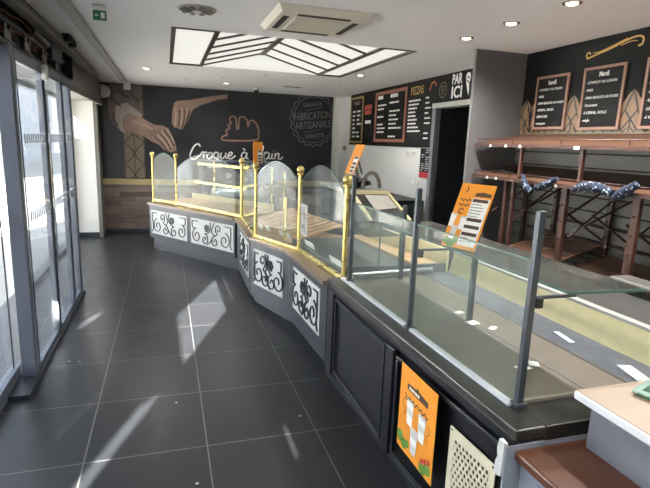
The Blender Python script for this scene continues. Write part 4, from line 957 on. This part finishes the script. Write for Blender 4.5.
MB().box((.52, 8.2, 0), (1.75, 8.85, 1.25)).build('body', m_oven, ov, bevel=.01)
MB().box((.56, 8.185, .86), (1.70, 8.2, 1.20)).build('door', mat('oven_door', '#222a3a', .25, noise=.1), ov, bevel=.004)
MB(frame((.95, 8.185, 1.03), (1, 0, 0), (0, 0, 1))).lathe([(.05, 0), (.045, .03)], (0, 0, 0), 16).build('dial', m_alubar, ov, smooth=True)
MB().tube([(.62, 8.16, 1.16), (.85, 8.16, 1.16)], .012, 10).build('handle', m_alubar, ov)
dr_ = thing('steel_drum', 'horizontal grey steel drum below the oven door behind the far counter', 'drum', (1.1, 8.0, 0))
MB().tube([(.66, 8.03, .72), (.69, 8.03, .72), (1.55, 8.03, .72), (1.58, 8.03, .72)], [.11, .13, .13, .11], 20).build('barrel', mat('drum_steel', '#8d9aa3', .3, .4, noise=.1), dr_, smooth=True)
MB().box((.80, 7.96, 0), (.88, 8.10, .60)).build('leg', m_teal, dr_); MB().box((1.35, 7.96, 0), (1.43, 8.10, .60)).build('leg', m_teal, dr_)

# ------------------------------------------------------------------ bread rack on the right wall
br = thing('bread_rack', 'red-brown metal bread rack with sloping shelves along the slatted wall', 'rack', (2.8, 2.8, 0))
YA, YB = 3.845, 1.2
def slope_shelf(zf, zb, nm):
    o = MB().hexa([(2.58, YB, zf), (3.0, YB, zb), (3.0, YA, zb), (2.58, YA, zf)], [(2.58, YB, zf+.016), (3.0, YB, zb+.016), (3.0, YA, zb+.016), (2.58, YA, zf+.016)]).build(nm, m_rustwood, br)
    e = MB().box((2.567, YB, zf-.006), (2.585, YA, zf+.017)); e.build('front_edge', m_rust, o)
    r_ = MB()
    r_.tube([(2.572, YA-.04, zf+.055), (2.572, YB, zf+.055)], .004, 6)
    for y in (YA-.04, 3.35, 2.84, 2.3, 1.8, 1.3): r_.tube([(2.572, y, zf), (2.572, y, zf+.055)], .004, 6)
    r_.build('wire_rail', m_rust, o)
    return o
slope_shelf(1.625, 1.715, 'top_shelf'); slope_shelf(1.362, 1.450, 'middle_shelf')
for y in (3.26, 2.66, 1.8): MB().box((2.585, y-.011, 1.38), (2.608, y+.011, 1.63)).build('shelf_prop', m_rust, br)
def upright(x, y, wd, zt):
    o = MB().box((x-.014, y-wd/2, 0), (x+.014, y+wd/2, zt)).build('upright', m_rust, br, bevel=.003)
    c = MB()
    for k in range(7): c.tube([(x-.03, y, .55+.115*k), (x+.03, y, .55+.115*k)], .006, 6)
    c.build('pegs', m_rust, o)
for y, wd in ((3.41, .03), (3.32, .026), (2.775, .045), (2.215, .052), (1.6, .05)): upright(2.605, y, wd, 1.365)
for y, wd in ((3.62, .03), (3.26, .035), (2.735, .04), (2.15, .04), (1.55, .04)): upright(2.975, y, wd, 1.44)
for y, za, zb in ((3.56, 1.09, 1.33), (3.30, 1.05, 1.34), (3.22, 1.12, 1.33), (2.80, 1.12, 1.36), (2.70, 1.03, 1.32), (2.58, 1.12, 1.30), (2.26, 1.05, 1.32)):
    MB().tube([(2.60, y, za), (2.98, y-.02, zb)], .007, 7).build('baguette_rod', m_rust, br)
for y, za, zb in ((2.82, 1.20, .98), (2.56, 1.20, .98), (2.30, 1.18, .96)):
    MB().tube([(2.64, y, za), (2.97, y-.06, zb)], .008, 7).build('cross_brace', m_rust, br)
for zz in (.70, .82, .95, 1.08): MB().tube([(2.97, 3.62, zz), (2.97, 2.15, zz+.005)], .006, 6).build('back_rail', m_rust, br)
def tray(ya, yb, zf, zb):
    g_ = MB(); n = 12
    for k in range(n+1):
        x = 2.60+.37*k/n; z_ = zf+(zb-zf)*k/n; g_.tube([(x, ya, z_), (x, yb, z_)], .0065 if 0 < k < n else .010, 6)
    for y in (ya, (ya+yb)/2, yb): g_.tube([(2.60, y, zf-.004), (2.97, y, zb-.004)], .009, 6)
    g_.build('wire_tray', m_rustwood, br)
tray(3.28, 2.76, .85, .94); tray(2.72, 2.24, .80, .875); tray(2.18, 1.62, .80, .875); tray(3.28, 2.76, .40, .48); tray(2.72, 2.24, .38, .45)
# label dots along the shelf edges
for x, y, zz, lb in ((2.564, 3.62, 1.623, 'first from the partition on the top shelf edge'), (2.564, 3.42, 1.623, 'second from the partition on the top shelf edge'), (2.564, 3.25, 1.623, 'third from the partition on the top shelf edge'),
                     (2.564, 2.69, 1.623, 'beside the right prop on the top shelf edge'), (2.562, 3.62, 1.362, 'first from the partition on the middle shelf edge'), (2.562, 3.50, 1.362, 'second from the partition on the middle shelf edge'), (2.562, 2.83, 1.362, 'right of the left patterned cloths on the middle shelf edge')):
    w_ = .022 if y > 2.75 or zz < 1.5 else .045
    tag(MB().box((x-.002, y-w_/2, zz-.006), (x+.002, y+w_/2, zz+.014)).build('shelf_label', m_tag), 'tiny white label '+lb, 'label', 'white shelf edge labels')
bp = thing('dark_utensil', 'small dark metal utensil lying on the middle rack shelf near the partition', 'utensil', (2.66, 3.55, 1.40))
MB().tube(smooth_pts([(2.66, 3.66, 1.412), (2.68, 3.58, 1.432), (2.67, 3.5, 1.417), (2.69, 3.44, 1.427)], 5), .012, 8).build('body', m_blackpl, bp, smooth=True)
MB().tube([(2.64, 3.50, 1.408), (2.74, 3.46, 1.431)], .008, 8).build('handle', m_blackpl, bp)
# patterned cloth rolls hanging along the middle shelf
def cloth(pts, rads, lb):
    P = smooth_pts(pts, 5); n = len(P); rr_ = []
    for i in range(n):
        t = i/(n-1)*(len(rads)-1); k = min(int(t), len(rads)-2); rr_.append((rads[k]+(rads[k+1]-rads[k])*(t-k))*(1+.10*math.sin(i*2.6)))
    mb = MB().tube(P, rr_, 10); tag(mb.build('patterned_cloth', m_cloth, smooth=True), lb, 'cloth', 'navy patterned cloths on the bread rack')
cloth([(2.545, 3.16, 1.42), (2.545, 3.13, 1.37), (2.54, 3.09, 1.33), (2.545, 3.05, 1.30)], [.012, .022, .026, .022], 'navy and white patterned cloth hanging down, leftmost on the rack')
cloth([(2.545, 2.99, 1.335), (2.54, 2.93, 1.36), (2.54, 2.87, 1.385), (2.545, 2.81, 1.42)], [.024, .026, .026, .014], 'navy and white patterned cloth rising to the right, second from the left on the rack')
cloth([(2.545, 2.645, 1.355), (2.535, 2.58, 1.38), (2.535, 2.50, 1.39), (2.535, 2.42, 1.385), (2.54, 2.34, 1.365)], [.018, .03, .034, .03, .022], 'long navy patterned cloth arching between two uprights of the rack')
cloth([(2.545, 2.325, 1.335), (2.54, 2.28, 1.37), (2.54, 2.23, 1.40), (2.545, 2.19, 1.435)], [.02, .028, .03, .02], 'navy patterned cloth at the right border of the rack, rising steeply')

# ------------------------------------------------------------------ chalkboards and wall paint on the black wall
XW = 3.029
def ww(y, z, d=0.): return frame((XW-d, y, z), (0, -1, 0), (0, 0, 1))
fz = thing('leaf_frieze', 'painted copper leaf frieze along the black wall behind the chalkboards', 'wall painting', (3.02, 2.7, 1.74))
MB(ww(3.86, 1.735)).box((0, 0, 0), (2.4, .045, .002)).build('ground_stripe', m_gold2, fz)
def leafpath(cx, s):
    return [(cx, .03), (cx+s*.02, .10), (cx+s*.075, .17), (cx+s*.075, .26), (cx+s*.0, .36)] if False else [(cx-.065, .03), (cx-.065, .20), (cx, .30), (cx+.065, .20), (cx+.065, .03)]
k = 0
for yc in (3.86-.055, 3.86-.185, 3.27, 2.735, 2.22):
    l = MB(ww(yc, 1.745, .0022))
    p = [(0, 0), (-.065, .01), (-.082, .10), (-.075, .20), (-.03, .262), (0, .285), (.03, .262), (.075, .20), (.082, .10), (.065, .01)]
    l.prism(p, 0, .001).build('leaf', mat('leaf_copper', '#7d644b', .5, noise=.12, nscale=14) if k == 0 else bpy.data.materials['leaf_copper'], fz)
    v_ = MB(ww(yc, 1.745, .0035))
    v_.ribbon([(0, 0), (0, .09)], .012); v_.ribbon([(0, .09), (-.05, .15), (-.025, .22), (0, .28), (.025, .22), (.05, .15), (0, .09)], .012); v_.ribbon([(-.07, .01), (0, .09), (.07, .01)], .012)
    v_.ribbon([(-.080, .10), (-.05, .15)], .010); v_.ribbon([(.080, .10), (.05, .15)], .010)
    v_.build('leaf_veins', m_black, fz); k += 1
v_ = MB(ww(3.86, 1.735, .0025))
x = .03
while x < 2.3:
    v_.ribbon([(x, .043), (x+.03, .012), (x+.06, .043)], .008); x += .085
v_.build('stripe_notches', m_black, fz)
def chalk(y0, y1, z0, z1, head, rows, seed, lb):
    t = thing('chalkboard', lb, 'chalkboard', (XW-.006, (y0+y1)/2, z0), 'framed chalkboards on the black wall')
    W_ = y0-y1; H_ = z1-z0; T = ww(y0, z0, .005)
    MB(T).box((.01, .01, 0), (W_-.01, H_-.01, .010)).build('slate', m_board, t)
    f = MB(T); rect_frame(f, 0, 0, W_, H_, .020, .016); f.build('frame', m_copper, t, bevel=.002)
    if head: text(head, 'chalk_heading', ww(y0-W_/2, z1-.055, .0155), .05, m_chalk, t, fit=(.085, .036), bold=.001)
    for i, s in enumerate(rows):
        if s: text(s, 'chalk_line', ww(y0-.035, z1-.11-i*.054, .0155), .027, m_chalk, t, align='LEFT', shear=.15, maxw=W_-.065)
chalk(3.69, 3.325, 1.775, 2.205, 'lundi', ['-COMPLET AU GRAIN', '-MAIS', '-PAIN BEAUCE AU NOIX', '-CEREAL, SEIGLE', '-EPEAUTRE', '-campagne'], 1, 'copper framed chalkboard headed lundi, nearest the partition')
chalk(3.18, 2.81, 1.765, 2.215, 'Mardi', ['-COMPLET AU LEVAIN', '-MAIS', '-PAIN BEAUCE AU NOIX', '-Tournesol', '-5 CEREAL, ROLLS', '-seigle'], 2, 'copper framed chalkboard headed Mardi, in the middle')
chalk(2.655, 2.28, 1.765, 2.22, 'Mercredi', ['-COMPLET', '-MAIS', '-PAIN AUX NOIX', '-Graines', '-LIN', '-5 CEREAL'], 3, 'copper framed chalkboard cut off by the right border')
orn = MB(ww(3.2, 2.30))
def orn_s(pts, wd): orn.ribbon(smooth_pts(pts, 5), wd, .002)
orn_s([(.0, .015), (.015, -.012), (.05, -.005), (.12, .01), (.22, .03), (.33, .06), (.42, .075), (.47, .06), (.47, .02), (.44, .012)], .012)
orn_s([(.0, .015), (.02, .03), (.04, .015)], .010); orn_s([(.06, .022), (.12, .02), (.22, .042), (.35, .075)], .005); orn_s([(.30, .035), (.38, .05), (.43, .045)], .005)
tag(orn.build('gold_flourish', m_goldlight, loc=(3.02, 2.95, 2.28)), 'gold swash ornament painted high on the black wall above the chalkboards', 'ornament')

# ------------------------------------------------------------------ small floor debris
for x, y, lb in ((-.70, 3.72, 'near the door track, left of the other crumb'), (-.63, 3.70, 'near the door track, right of the other crumb'), (.72, 2.62, 'on the tile before the black counter'), (.10, 2.16, 'on the bottom centre tile'), (.02, 2.95, 'in the middle of the aisle')):
    c = MB().lathe([(.003, 0), (.008, .002), (.005, .005)], (x, y, 0), 7)
    tag(c.build('paper_crumb', m_dirt), 'tiny pale crumb on the dark floor '+lb, 'crumb', 'crumbs on the floor')

# ------------------------------------------------------------------ outside
ob = thing('building_outside', 'pale rendered building across the pavement seen through the glass doors', 'building', (-9, 22, -.06))
MB().box((-13, 14, -.06), (-7.5, 40, 6)).build('wall', m_bldg, ob)
for k in range(4): MB().box((-7.5, 16+5*k, .9), (-7.46, 18.5+5*k, 2.6)).build('window', mat('outside_window', '#b7bfc7', .3) if k == 0 else bpy.data.materials['outside_window'], ob)
